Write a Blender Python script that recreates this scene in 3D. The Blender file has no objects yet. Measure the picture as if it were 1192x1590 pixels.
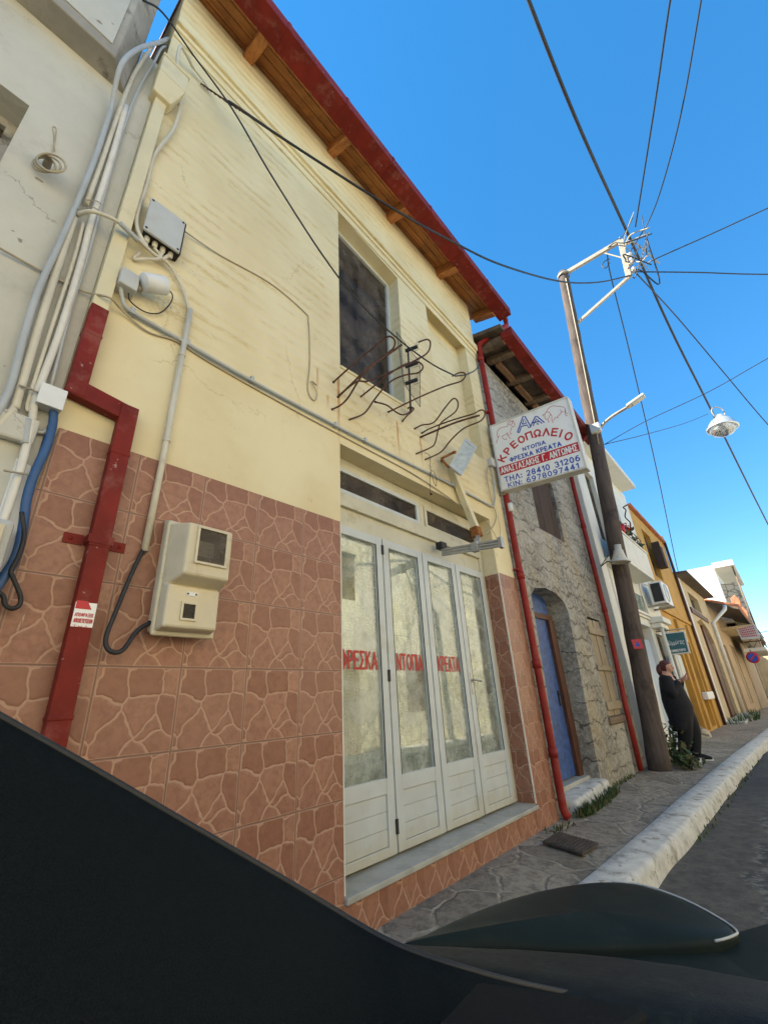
import bpy, bmesh, math, random
from mathutils import Vector, Matrix, Euler
from mathutils import noise as mnoise
from mathutils.geometry import tessellate_polygon
random.seed(7)
SC = bpy.context.scene
COL = SC.collection
R = math.radians

# ------------------------------------------------------------------ camera
# street axis = +x, into the facades = +y, up = +z, pavement level z = 0
CAM = Vector((0.0, -2.3, 1.22))
FPX, CX, CY = 670.56, 596.0, 795.0          # focal length in photo pixels (photo 1192 x 1590)
AX = Vector((0.66130429, -0.74834602, -0.05152549))    # picture right, in the world
AD = Vector((0.27139155, 0.30273041, -0.91361968))     # picture down
AF = Vector((0.69930199, 0.59019703, 0.40329171))      # forward
AF.normalize(); AX = (AX - AF*AX.dot(AF)).normalized(); AD = AF.cross(AX)
cd = bpy.data.cameras.new('camera'); cam = bpy.data.objects.new('camera', cd); COL.objects.link(cam)
cd.sensor_fit = 'VERTICAL'; cd.sensor_height = 36.0; cd.lens = FPX/1590*36.0
cd.clip_start = 0.02; cd.clip_end = 3000
Mx = Matrix((( AX.x, -AD.x, -AF.x, CAM.x), (AX.y, -AD.y, -AF.y, CAM.y), (AX.z, -AD.z, -AF.z, CAM.z), (0, 0, 0, 1)))
cam.matrix_world = Mx
SC.camera = cam

# ------------------------------------------------------------------ sky, sun, exposure
SUN = Vector((-0.47, 0.56, 0.68)).normalized()         # towards the sun: behind the houses, over the camera's left shoulder
w = bpy.data.worlds.new('World'); SC.world = w; w.use_nodes = True
nt = w.node_tree; bg = nt.nodes['Background']
sk = nt.nodes.new('ShaderNodeTexSky'); sk.sky_type = 'NISHITA'; sk.sun_disc = False
sk.sun_elevation = math.asin(SUN.z); sk.sun_rotation = math.atan2(SUN.x, SUN.y)
sk.air_density = 1.0; sk.dust_density = 0.0; sk.ozone_density = 2.6; sk.altitude = 1400
gm = nt.nodes.new('ShaderNodeGamma'); gm.inputs['Gamma'].default_value = .66; hs = nt.nodes.new('ShaderNodeHueSaturation'); hs.inputs['Saturation'].default_value = 1.63; hs.inputs['Hue'].default_value = .499
nt.links.new(sk.outputs[0], gm.inputs['Color']); nt.links.new(gm.outputs[0], hs.inputs['Color']); nt.links.new(hs.outputs[0], bg.inputs[0]); bg.inputs[1].default_value = 0.15
sd = bpy.data.lights.new('sun', 'SUN'); sd.energy = 5.0; sd.angle = R(0.53); sd.color = (1.0, 0.93, 0.80)
so = bpy.data.objects.new('sun', sd); COL.objects.link(so)
so.rotation_euler = (-SUN).to_track_quat('-Z', 'Y').to_euler(); so.location = SUN*60
SC.view_settings.view_transform = 'Standard'; SC.view_settings.look = 'None'
SC.view_settings.exposure = 1.80; SC.view_settings.gamma = 1.0
SC.cycles.max_bounces = 8; SC.cycles.diffuse_bounces = 5; SC.cycles.glossy_bounces = 4
SC.cycles.transparent_max_bounces = 12; SC.cycles.use_denoising = True

# ------------------------------------------------------------------ measuring helpers: a photo point on a known plane of the place
def ray(px, py): return AX*(px-CX) + AD*(py-CY) + AF*FPX
def P(px, py, y=0.0):
    d = ray(px, py); return CAM + d*((y-CAM.y)/d.y)
def PX(px, py, x):
    d = ray(px, py); return CAM + d*((x-CAM.x)/d.x)
def PZ(px, py, z):
    d = ray(px, py); return CAM + d*((z-CAM.z)/d.z)
def gz(x):                                             # the street falls gently away from the camera
    if x < 10: return 0.0
    if x < 22: return -(x-10)*0.010
    return -0.12 - (x-22)*0.022
def smooth(pts, n=6):                                  # Catmull-Rom through the points
    pts = [Vector(p) for p in pts]
    if len(pts) < 3: return pts
    q = [pts[0]*2-pts[1]] + pts + [pts[-1]*2-pts[-2]]
    out = []
    for i in range(1, len(q)-2):
        a, b, c, d = q[i-1], q[i], q[i+1], q[i+2]
        for k in range(n):
            t = k/n
            out.append(0.5*((2*b)+(c-a)*t+(2*a-5*b+4*c-d)*t*t+(3*b-a-3*c+d)*t*t*t))
    out.append(pts[-1]); return out

# ------------------------------------------------------------------ objects
def tag(o, label=None, cat=None, group=None, kind=None):
    if label: o['label'] = label
    if cat: o['category'] = cat
    if group: o['group'] = group
    if kind: o['kind'] = kind
    return o
def thing(name, label, cat, loc=(0, 0, 0), group=None):
    o = bpy.data.objects.new(name, None); COL.objects.link(o); o.location = loc
    o.empty_display_size = 0.2
    return tag(o, label, cat, group)
def wloc(o):
    v = Vector((0, 0, 0))
    while o is not None: v = v + Vector(o.location); o = o.parent
    return v

class MB:
    def __init__(s): s.v = []; s.f = []; s.m = []; s.sm = []; s.cur = 0; s.smooth = False
    def face(s, pts):
        n = len(s.v); s.v += [Vector(p) for p in pts]; s.f.append(list(range(n, n+len(pts)))); s.m.append(s.cur); s.sm.append(s.smooth)
    def grid(s, rows, closeu=False, closev=False):
        n = len(s.v); nr = len(rows); nc = len(rows[0])
        for r in rows: s.v += [Vector(p) for p in r]
        for i in range(nr if closev else nr-1):
            for j in range(nc if closeu else nc-1):
                a = n+i*nc+j; b = n+i*nc+(j+1) % nc; c = n+((i+1) % nr)*nc+(j+1) % nc; d = n+((i+1) % nr)*nc+j
                s.f.append([a, b, c, d]); s.m.append(s.cur); s.sm.append(s.smooth)
    def hexa(s, p):                                    # 8 corners: bottom 4 then top 4, same order
        p = [Vector(q) for q in p]; n = len(s.v); s.v += p
        for f in ((0, 3, 2, 1), (4, 5, 6, 7), (0, 1, 5, 4), (1, 2, 6, 5), (2, 3, 7, 6), (3, 0, 4, 7)):
            s.f.append([n+k for k in f]); s.m.append(s.cur); s.sm.append(s.smooth)
    def box(s, x0, x1, y0, y1, z0, z1):
        s.hexa([(x0, y0, z0), (x1, y0, z0), (x1, y1, z0), (x0, y1, z0), (x0, y0, z1), (x1, y0, z1), (x1, y1, z1), (x0, y1, z1)])
    def obox(s, c, ax, ay, az):                        # centre and three half axes
        c, ax, ay, az = Vector(c), Vector(ax), Vector(ay), Vector(az)
        s.hexa([c-ax-ay-az, c+ax-ay-az, c+ax+ay-az, c-ax+ay-az, c-ax-ay+az, c+ax-ay+az, c+ax+ay+az, c-ax+ay+az])
    def bar(s, a, b, wd, ht, up=(0, 0, 1)):            # rectangular bar from a to b
        a, b = Vector(a), Vector(b); d = (b-a); L = d.length; d.normalize(); up = Vector(up)
        side = d.cross(up)
        if side.length < 1e-4: side = d.cross(Vector((0, 1, 0)))
        side.normalize(); u = side.cross(d).normalized()
        s.obox((a+b)/2, d*L/2, side*wd/2, u*ht/2)
    def tube(s, pts, r, seg=8, cap=True):
        pts = [Vector(p) for p in pts]; rows = []
        rr = r if isinstance(r, (list, tuple)) else [r]*len(pts)
        prev = None
        for i, p in enumerate(pts):
            t = (pts[min(i+1, len(pts)-1)]-pts[max(i-1, 0)])
            if t.length < 1e-9: t = Vector((0, 0, 1))
            t.normalize()
            if prev is None:
                a = t.cross(Vector((0, 0, 1)))
                if a.length < 0.05: a = t.cross(Vector((0, 1, 0)))
            else: a = prev - t*prev.dot(t)
            if a.length < 1e-5: a = t.cross(Vector((0.3, 0.5, 0.8)))
            a.normalize(); prev = a; b = t.cross(a)
            rows.append([p + (a*math.cos(2*math.pi*k/seg)+b*math.sin(2*math.pi*k/seg))*rr[i] for k in range(seg)])
        sm = s.smooth; s.smooth = True; s.grid(rows, closeu=True); s.smooth = sm
        if cap: s.face(list(reversed(rows[0]))); s.face(rows[-1])
    def lathe(s, c, prof, seg=24, ax=(0, 0, 1)):       # prof: (radius, along axis)
        c = Vector(c); ax = Vector(ax).normalized()
        u = ax.cross(Vector((0, 1, 0)))
        if u.length < .1: u = ax.cross(Vector((1, 0, 0)))
        u.normalize(); v = ax.cross(u); rows = []
        for r, h in prof: rows.append([c+ax*h+(u*math.cos(2*math.pi*k/seg)+v*math.sin(2*math.pi*k/seg))*r for k in range(seg)])
        sm = s.smooth; s.smooth = True; s.grid(rows, closeu=True); s.smooth = sm
    def extrude(s, poly, off):                         # 3-D polygon swept by off, closed
        poly = [Vector(p) for p in poly]; off = Vector(off); q = [p+off for p in poly]
        s.fill([poly]); s.fill([q])
        n = len(poly)
        for i in range(n): s.face([poly[i], poly[(i+1) % n], q[(i+1) % n], q[i]])
    def fill(s, loops):
        loops = [[Vector(p) for p in l] for l in loops]; flat = [p for l in loops for p in l]
        if len(loops) == 1 and len(flat) <= 4: s.face(flat); return
        n = len(s.v); s.v += flat
        for t in tessellate_polygon(loops): s.f.append([n+k for k in t]); s.m.append(s.cur); s.sm.append(False)
    def panel(s, outer, holes, depth, back=(0, 1, 0), rim=True):   # wall sheet with openings and their reveals
        s.fill([outer]+holes); bk = Vector(back)*depth
        for l in holes + ([outer] if rim else []):
            l = [Vector(p) for p in l]
            for i in range(len(l)): s.face([l[i], l[(i+1) % len(l)], l[(i+1) % len(l)]+bk, l[i]+bk])
    def build(s, name, mat, parent=None, origin=None, bevel=0, merge=True):
        me = bpy.data.meshes.new(name)
        if parent is not None: org = wloc(parent)
        elif origin is not None: org = Vector(origin)
        else:
            lo = Vector([min(v[i] for v in s.v) for i in range(3)]); hi = Vector([max(v[i] for v in s.v) for i in range(3)])
            org = Vector(((lo.x+hi.x)/2, (lo.y+hi.y)/2, lo.z))
        me.from_pydata([v-org for v in s.v], [], s.f)
        mats = mat if isinstance(mat, (list, tuple)) else [mat]
        for m_ in mats: me.materials.append(m_)
        for p, mi, sm in zip(me.polygons, s.m, s.sm): p.material_index = mi; p.use_smooth = sm
        bm = bmesh.new(); bm.from_mesh(me)
        if merge: bmesh.ops.remove_doubles(bm, verts=bm.verts, dist=1e-5)
        bmesh.ops.recalc_face_normals(bm, faces=bm.faces)
        if bevel:
            ed = [e for e in bm.edges if len(e.link_faces) == 2 and e.calc_face_angle(0) > 0.6]
            bmesh.ops.bevel(bm, geom=ed, offset=bevel, segments=2, affect='EDGES', profile=0.5, clamp_overlap=True)
        bm.to_mesh(me); bm.free()
        o = bpy.data.objects.new(name, me); COL.objects.link(o)
        if parent is not None: o.parent = parent
        else: o.location = org
        return o
def copy_tree(o, parent=None):
    c = o.copy(); COL.objects.link(c); c.parent = parent
    for ch in list(o.children): copy_tree(ch, c)
    return c

# ------------------------------------------------------------------ materials
class NT:
    def __init__(s, name):
        s.mat = bpy.data.materials.new(name); s.mat.use_nodes = True; s.t = s.mat.node_tree
        s.b = s.t.nodes['Principled BSDF']
    def n(s, typ, ins=None, out=0, **props):
        nd = s.t.nodes.new(typ)
        for k, v in props.items(): setattr(nd, k, v)
        for k, v in (ins or {}).items(): s.set(nd.inputs[k], v)
        return nd.outputs[out]
    def set(s, sock, v):
        if isinstance(v, bpy.types.NodeSocket): s.t.links.new(v, sock)
        elif isinstance(v, (tuple, list)):
            sock.default_value = (tuple(v)+(1.0,))[:4] if sock.type == 'RGBA' else tuple(v)[:3]
        else: sock.default_value = v
    def pos(s): return s.n('ShaderNodeNewGeometry')
    def xyz(s):
        nd = s.t.nodes.new('ShaderNodeSeparateXYZ'); s.t.links.new(s.pos(), nd.inputs[0]); return nd.outputs
    def comb(s, x, y, z): return s.n('ShaderNodeCombineXYZ', {0: x, 1: y, 2: z})
    def m(s, op, a, b=0.0, c=0.0, clamp=False):
        return s.n('ShaderNodeMath', {0: a, 1: b, 2: c}, operation=op, use_clamp=clamp)
    def vmul(s, v, k): return s.n('ShaderNodeVectorMath', {0: v, 1: k}, operation='MULTIPLY')
    def vadd(s, v, k): return s.n('ShaderNodeVectorMath', {0: v, 1: k}, operation='ADD')
    def noise(s, v=None, scale=5.0, detail=4.0, rough=0.55, dist=0.0, col=False):
        return s.n('ShaderNodeTexNoise', {'Vector': v if v is not None else s.pos(), 'Scale': scale, 'Detail': detail, 'Roughness': rough, 'Distortion': dist}, out=1 if col else 0)
    def step(s, v, a, b): return s.n('ShaderNodeMapRange', {0: v, 1: a, 2: b, 3: 0.0, 4: 1.0}, clamp=True, interpolation_type='SMOOTHSTEP')
    def mix(s, f, a, b, blend='MIX'):
        nd = s.t.nodes.new('ShaderNodeMix'); nd.data_type = 'RGBA'; nd.blend_type = blend
        s.set(nd.inputs[0], f); s.set(nd.inputs[6], a); s.set(nd.inputs[7], b); return nd.outputs[2]
    def crack(s, scale):                               # a few hairline cracks, broken up
        p = s.pos(); q = s.vadd(p, s.vmul(s.noise(p, scale*2.5, 5, .7, col=True), (.45/scale, .45/scale, .45/scale)))
        d = s.n('ShaderNodeTexVoronoi', {'Vector': q, 'Scale': scale}, feature='DISTANCE_TO_EDGE')
        return s.m('MULTIPLY', s.m('MULTIPLY', s.m('SUBTRACT', 1.0, s.step(d, .002*scale, .006*scale)), s.step(s.noise(p, scale*.8, 3), .52, .6)), .55)
    def bump(s, h, strength=0.3, dist=0.01, normal=None):
        i = {'Height': h, 'Strength': strength, 'Distance': dist}
        if normal is not None: i['Normal'] = normal
        return s.n('ShaderNodeBump', i)
    def out(s, col=None, rough=None, normal=None, metal=None, spec=None, coat=None):
        for k, v in (('Base Color', col), ('Roughness', rough), ('Normal', normal), ('Metallic', metal), ('Specular IOR Level', spec), ('Coat Weight', coat)):
            if v is not None: s.set(s.b.inputs[k], v)
        return s.mat
def surf(name, col, rough=0.65, var=0.18, scale=6.0, bump=0.15, bscale=90.0, metal=0.0, dirt=None, dscale=3.0, damt=0.5, spec=0.4, coat=None, bd=0.004, chips=None, cracks=None, low=None):
    k = NT(name); n1 = k.noise(scale=scale, detail=5)
    c = k.mix(k.step(n1, .3, .7), tuple(x*(1-var) for x in col), tuple(min(1, x*(1+var)) for x in col))
    if dirt:
        d = k.step(k.noise(scale=dscale, detail=7, rough=.68), .52, .70)
        c = k.mix(k.m('MULTIPLY', d, damt), c, dirt)
    if chips: c = k.mix(k.m('MULTIPLY', k.step(k.noise(k.vadd(k.pos(), (3, 7, 1)), chips[1], 3, .6), chips[2], chips[2]+.02), .8), c, chips[0])
    if low: c = k.mix(k.m('MULTIPLY', k.m('SUBTRACT', 1.0, k.step(k.m('ADD', k.xyz()[2], k.m('MULTIPLY', k.noise(k.vmul(k.pos(), (9, 9, 2)), 1.0, 5, .7), low[1])), low[0], low[0]+low[1]*.8)), low[3]), c, low[2])   # splash stains near the foot
    if cracks: c = k.mix(k.crack(cracks[1]), c, cracks[0])
    nm = k.bump(k.noise(scale=bscale, detail=3), bump, bd) if bump else None
    r = k.m('ADD', k.m('MULTIPLY', k.noise(scale=scale*3, detail=3), .2), rough-.1)
    return k.out(c, r, nm, metal, spec, coat)

M = {}
def m_plaster():
    k = NT('yellow_plaster'); x, y, z = k.xyz(); p = k.pos()
    base = k.mix(k.step(k.noise(scale=1.1, detail=5), .35, .68), (.71, .625, .405), (.635, .535, .32))
    upper = k.step(z, 3.35, 3.7)
    # lapped trowel ridges run along the wall, with ochre dust caught on them
    ph = k.m('ADD', k.m('MULTIPLY', z, 57.0), k.m('MULTIPLY', k.noise(k.vmul(p, (1, 1, .4)), 1.3, 3), 7.0))
    ridge = k.m('SINE', ph)
    patch = k.step(k.noise(k.vmul(p, (1.9, 1, 3.4)), 1.0, 5, .6), .45, .62)
    grain = k.step(k.noise(k.vmul(p, (12, 1, 26)), 1.0, 5, .75), .36, .62)
    st = k.m('MULTIPLY', k.m('MULTIPLY', k.step(ridge, -.25, .75), patch), grain)
    c = k.mix(k.m('MULTIPLY', k.m('MULTIPLY', st, upper), .62), base, (.50, .36, .14))
    c = k.mix(k.m('MULTIPLY', k.crack(.9), .8), c, (.33, .25, .12))
    mould = k.m('MULTIPLY', k.step(k.noise(k.vmul(p, (2.2, 1, 3.5)), 1.0, 6, .7), .56, .72), k.step(k.noise(scale=40, detail=4, rough=.8), .45, .6))
    c = k.mix(k.m('MULTIPLY', mould, .65), c, (.38, .30, .11))
    spots = k.step(k.noise(scale=9, detail=2), .77, .80)
    c = k.mix(k.m('MULTIPLY', spots, .5), c, (.22, .17, .08))
    # rust runs below the rods
    for (x0, z0, ln, wd, am) in RUST:
        dx = k.m('ABSOLUTE', k.m('ADD', k.m('SUBTRACT', x, x0), k.m('MULTIPLY', k.m('SUBTRACT', k.noise(scale=5, detail=3), .5), .03)))
        a = k.m('SUBTRACT', 1.0, k.step(dx, wd*.3, wd)); b = k.m('MULTIPLY', k.m('SUBTRACT', 1.0, k.step(z, z0-.02, z0+.01)), k.step(z, z0-ln, z0-ln*.15))
        c = k.mix(k.m('MULTIPLY', k.m('MULTIPLY', a, b), am), c, (.42, .17, .04))
    h = k.m('ADD', k.m('MULTIPLY', k.m('MULTIPLY', ridge, upper), .75), k.m('ADD', k.m('MULTIPLY', k.noise(scale=60, detail=4), .5), k.m('MULTIPLY', k.noise(scale=4, detail=3), 1.2)))
    return k.out(c, .85, k.bump(h, .35, .01), spec=.25)
RUST = [(2.18, 4.0, .9, .022, .8), (1.93, 3.95, .35, .02, .5), (2.05, 3.72, .18, .02, .5), (3.02, 3.93, .55, .022, .75), (3.42, 3.92, .50, .02, .7), (2.52, 4.05, .15, .015, .6)]
M['plaster'] = m_plaster()
M['plaster_plain'] = surf('painted_metal_cream', (.64, .57, .37), .55, .06, 3, .12, 60, dirt=(.4, .3, .15), damt=.35)

def m_tile():
    k = NT('stone_look_tile'); x, y, z = k.xyz()
    T = .373
    u = k.m('DIVIDE', k.m('SUBTRACT', k.m('ADD', x, y), 2.168), T); v = k.m('DIVIDE', k.m('SUBTRACT', z, .315), T)
    fu, fv = k.m('FRACT', u), k.m('FRACT', v); iu, iv = k.m('FLOOR', u), k.m('FLOOR', v)
    loc = k.comb(fu, fv, 0.37)
    wob = k.vmul(k.vadd(k.noise(loc, 4.0, 2, col=True), (-.5, -.5, -.5)), (.16, .16, 0))
    q = k.vadd(loc, wob)
    d = k.n('ShaderNodeTexVoronoi', {'Vector': q, 'Scale': 2.75, 'Randomness': .95}, feature='DISTANCE_TO_EDGE', voronoi_dimensions='2D')
    cc = k.n('ShaderNodeTexVoronoi', {'Vector': q, 'Scale': 2.75, 'Randomness': .95}, out=1, feature='F1', voronoi_dimensions='2D')
    sep = k.t.nodes.new('ShaderNodeSeparateColor'); k.t.links.new(cc, sep.inputs[0])
    stone = k.mix(sep.outputs[0], (.200, .066, .036), (.330, .155, .090))
    stone = k.mix(k.m('MULTIPLY', k.step(sep.outputs[1], .54, .58), .7), stone, (.165, .048, .030)); stone = k.mix(k.m('MULTIPLY', k.step(sep.outputs[2], .74, .78), .6), stone, (.40, .20, .125))
    stone = k.mix(k.step(k.noise(scale=28, detail=6, rough=.7), .35, .7), stone, k.mix(.6, stone, (.17, .068, .040)))
    tv = k.n('ShaderNodeTexWhiteNoise', {'Vector': k.comb(iu, iv, 0)}, noise_dimensions='2D')
    stone = k.mix(k.m('MULTIPLY', tv, .42), stone, k.mix(k.noise(scale=3, detail=4), (.20, .08, .05), (.34, .19, .13)))
    mort = k.step(k.m('ADD', d, k.m('MULTIPLY', k.m('SUBTRACT', k.noise(scale=45, detail=3), .5), .03)), .045, .028)
    mort = k.m('SUBTRACT', 1.0, k.step(d, .026, .046))
    c = k.mix(k.m('MULTIPLY', mort, .86), stone, k.mix(k.noise(scale=30), (.40, .235, .150), (.47, .30, .205)))
    e = k.m('MINIMUM', k.m('MINIMUM', fu, k.m('SUBTRACT', 1.0, fu)), k.m('MINIMUM', fv, k.m('SUBTRACT', 1.0, fv)))
    g = k.m('SUBTRACT', 1.0, k.step(e, .007, .013)); gl = k.m('SUBTRACT', 1.0, k.step(e, .014, .028))
    c = k.mix(k.m('MULTIPLY', gl, .75), c, (.40, .23, .155)); c = k.mix(k.m('MULTIPLY', g, .85), c, (.16, .09, .06))
    drip = k.m('MULTIPLY', k.step(k.noise(k.vmul(k.pos(), (26, 26, 3.5)), 1.0, 4), .73, .77), .55)
    c = k.mix(drip, c, (.55, .45, .33))
    h = k.m('ADD', k.m('SUBTRACT', k.m('MULTIPLY', k.step(d, .02, .10), 1.0), k.m('MULTIPLY', g, 1.0)), k.m('MULTIPLY', k.noise(scale=70, detail=4), .25))
    return k.out(c, k.m('ADD', k.m('MULTIPLY', mort, .25), .42), k.bump(h, .3, .005), spec=.4)
M['tile'] = m_tile()
M['marble'] = surf('sill_stone', (.37, .365, .32), .55, .12, 7, .15, 120, dirt=(.27, .23, .15), dscale=6, damt=.6)
M['red'] = surf('red_painted_metal', (.165, .016, .010), .6, .22, 4, .08, 50, dirt=(.26, .10, .08), dscale=6, damt=.5, spec=.2, chips=((.34, .22, .19), 24, .69))
M['redpipe'] = surf('red_pvc_pipe', (.25, .020, .013), .55, .14, 6, .08, 50, dirt=(.24, .09, .07), dscale=8, damt=.3, spec=.25)
M['alu'] = surf('white_lacquered_aluminium', (.50, .53, .52), .42, .05, 4, .05, 80, dirt=(.40, .38, .28), dscale=4.5, damt=.5, low=(.36, .30, (.40, .34, .19), .5))
M['alu_cream'] = surf('cream_lacquered_aluminium', (.52, .49, .37), .45, .07, 4, .05, 80, dirt=(.33, .27, .14), dscale=7, damt=.5)
M['alu_grey'] = surf('bare_aluminium', (.42, .41, .38), .38, .10, 9, .05, 90, metal=.6, dirt=(.2, .18, .14), damt=.4)
M['black'] = surf('black_rubber', (.018, .018, .018), .6, .2, 9, .1, 120)
M['dark_gap'] = surf('dark_gap', (.02, .018, .015), .8, .1, 5, 0)

def m_wood(name, a, b, dark, axis=0, scale=1.0, rough=.6):
    k = NT(name); st = [(1.2, 14, 14), (14, 1.2, 14), (14, 14, 1.2)][axis]
    p = k.vmul(k.pos(), tuple(v*scale for v in st))
    g = k.noise(p, 1.6, 6, .62, .6); g2 = k.noise(k.vmul(p, (1, 3, 3)), 3.0, 4)
    c = k.mix(k.step(g, .3, .72), a, b); c = k.mix(k.m('MULTIPLY', k.step(g2, .6, .75), .55), c, dark)
    c = k.mix(k.m('MULTIPLY', k.step(k.noise(scale=2.1, detail=6, rough=.7), .50, .70), .6), c, dark)
    kn = k.step(k.noise(scale=7, detail=2), .72, .77); c = k.mix(k.m('MULTIPLY', kn, .8), c, dark)
    return k.out(c, rough, k.bump(g2, .25, .005), spec=.35)
M['soffit'] = m_wood('varnished_pine', (.54, .24, .075), (.36, .135, .042), (.085, .04, .02), 0)
M['rafter'] = m_wood('rafter_wood', (.50, .21, .06), (.30, .10, .03), (.09, .035, .015), 1)
M['oldwood'] = m_wood('weathered_wood', (.20, .135, .085), (.10, .068, .045), (.035, .025, .018), 0)
M['eaveplank'] = m_wood('peeling_eave_plank', (.26, .15, .08), (.10, .05, .03), (.03, .02, .015), 0)
M['greywood'] = m_wood('grey_boards', (.36, .29, .19), (.22, .17, .11), (.07, .05, .035), 2)
M['shutter'] = m_wood('brown_shutter', (.080, .055, .042), (.055, .037, .030), (.03, .02, .017), 2, 1.0, .95)
M['doorbrown'] = m_wood('brown_door_frame', (.12, .045, .022), (.07, .028, .016), (.03, .015, .01), 2)
M['pole'] = m_wood('creosoted_pole', (.12, .090, .072), (.062, .047, .040), (.022, .018, .016), 2, .8, .9)
M['bluedoor'] = surf('blue_paint', (.030, .075, .23), .5, .35, 14, .2, 70, dirt=(.13, .20, .38), dscale=22, damt=.45)

def m_glass(name, tint=(.75, .8, .76), refl=.16, haze=.12, hazecol=(.55, .55, .45), fr=.6):
    k = NT(name); o = k.t.nodes['Material Output']
    tr = k.n('ShaderNodeBsdfTransparent', {'Color': tint}); gl = k.n('ShaderNodeBsdfGlossy', {'Color': (1, 1, 1), 'Roughness': .015})
    df = k.n('ShaderNodeBsdfDiffuse', {'Color': hazecol})
    a = k.n('ShaderNodeMixShader', {0: k.m('MULTIPLY', k.step(k.noise(scale=3.5, detail=7, rough=.7), .25, .8), haze*2), 1: tr, 2: df})
    lw = k.n('ShaderNodeLayerWeight', {'Blend': .35})
    f = k.m('ADD', k.m('MULTIPLY', lw, fr), refl, clamp=True)
    k.t.links.new(k.n('ShaderNodeMixShader', {0: f, 1: a, 2: gl}), o.inputs[0]); return k.mat
M['glass'] = m_glass('shop_glass', (.86, .90, .85), .055, .42, (.52, .55, .49), .24)
M['glass_dark'] = m_glass('dusty_window_glass', (.55, .52, .45), .004, .42, (.15, .125, .10), .015)
def m_news():
    k = NT('newspaper'); x, y, z = k.xyz()
    u = k.m('FRACT', k.m('MULTIPLY', x, 1.55)); v = k.m('FRACT', k.m('MULTIPLY', z, 1.13))
    par = k.m('LESS_THAN', k.m('FRACT', k.m('MULTIPLY', z, 42.0)), .55)
    colm = k.step(k.m('ABSOLUTE', k.m('SUBTRACT', k.m('FRACT', k.m('MULTIPLY', x, 7.0)), .5)), .46, .40)
    txt = k.m('MULTIPLY', k.m('MULTIPLY', par, colm), k.step(k.noise(k.vmul(k.pos(), (60, 1, 6)), 1, 2), .42, .6))
    br = k.n('ShaderNodeTexBrick', {'Vector': k.comb(x, z, 0), 'Scale': 1.0, 'Color1': (.08, .09, .08, 1), 'Color2': (.5, .5, .45, 1), 'Mortar': (.60, .62, .50, 1), 'Mortar Size': .045, 'Brick Width': .24, 'Row Height': .17, 'Bias': .1})
    pap = k.mix(k.step(k.noise(scale=2.0, detail=4), .3, .7), (.36, .42, .33), (.62, .64, .48))
    c = k.mix(k.m('MULTIPLY', txt, .6), pap, (.16, .17, .15))
    c = k.mix(k.m('MULTIPLY', k.step(k.noise(k.comb(x, z, 3), 2.3, 1), .50, .52), .75), c, br)
    edge = k.m('MINIMUM', k.m('MINIMUM', u, k.m('SUBTRACT', 1.0, u)), k.m('MINIMUM', v, k.m('SUBTRACT', 1.0, v)))
    c = k.mix(k.m('MULTIPLY', k.m('SUBTRACT', 1.0, k.step(edge, .004, .014)), .8), c, (.13, .15, .12))
    return k.out(c, .9, k.bump(k.noise(scale=9, detail=4), .4, .02), spec=.15)
M['news'] = m_news()
M['curtain'] = surf('faded_curtain', (.22, .18, .13), .9, .2, 5, .2, 30)
M['rust'] = surf('rusty_iron', (.075, .034, .022), .75, .35, 30, .3, 160, dirt=(.24, .085, .025), dscale=18, damt=.6)
M['rustplate'] = surf('flaking_rust', (.26, .095, .02), .85, .4, 30, .4, 120, dirt=(.08, .035, .02), dscale=20, damt=.8)
M['cream_pvc'] = surf('cream_conduit', (.58, .54, .43), .5, .08, 4, .05, 60, dirt=(.34, .26, .14), dscale=5, damt=.4)
M['grey_pvc'] = surf('grey_conduit', (.40, .42, .42), .5, .08, 4, .05, 60, dirt=(.30, .28, .22), dscale=5, damt=.35)
M['white_pvc'] = surf('white_conduit', (.66, .63, .55), .5, .06, 4, .05, 60, dirt=(.42, .36, .24), dscale=5, damt=.4)
M['cable'] = surf('black_cable', (.022, .021, .021), .55, .2, 9, .1, 80)
M['cable_pale'] = surf('pale_cable', (.40, .34, .23), .6, .1, 6, .1, 80)
M['blue_pipe'] = surf('blue_hose', (.030, .085, .21), .45, .15, 6, .1, 60, dirt=(.12, .16, .22), damt=.4)
M['greybox'] = surf('grey_box_plastic', (.46, .47, .45), .5, .05, 4, .06, 70, dirt=(.35, .31, .22), damt=.35)
M['meterbox'] = surf('aged_cream_plastic', (.58, .51, .36), .5, .08, 4, .12, 60, dirt=(.28, .21, .11), dscale=9, damt=.5)
M['white_plastic'] = surf('white_plastic', (.68, .69, .68), .4, .04, 4, .04, 60)
M['leftwall'] = surf('grey_white_render', (.50, .485, .415), .9, .08, 1.6, .5, 14, dirt=(.34, .30, .23), dscale=2.6, damt=.45, bd=.015, chips=((.20, .16, .11), 6.5, .70), cracks=((.22, .18, .13), 1.1))
M['leftwall2'] = surf('stained_concrete', (.36, .335, .285), .9, .22, 2.5, .4, 40, dirt=(.06, .055, .045), dscale=5, damt=.9, bd=.008)
M['white_render'] = surf('white_render', (.66, .655, .60), .85, .06, 1.5, .2, 50, dirt=(.42, .40, .33), dscale=1.5, damt=.35)
M['white_bright'] = surf('whitewash', (.80, .80, .78), .85, .03, 2, .1, 40)
M['ochre'] = surf('ochre_render', (.50, .275, .055), .85, .12, 1.2, .25, 40, dirt=(.36, .19, .05), dscale=1.6, damt=.6)
M['ochre_dark'] = surf('ochre_door', (.26, .15, .05), .7, .12, 3, .1, 40)
M['beige'] = surf('beige_render', (.54, .42, .25), .9, .14, 1.4, .3, 35, dirt=(.24, .18, .11), dscale=1.4, damt=.5)
M['tan'] = surf('tan_render', (.42, .31, .20), .9, .12, 1.4, .3, 35, dirt=(.25, .17, .1), dscale=1.4, damt=.4)
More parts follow.
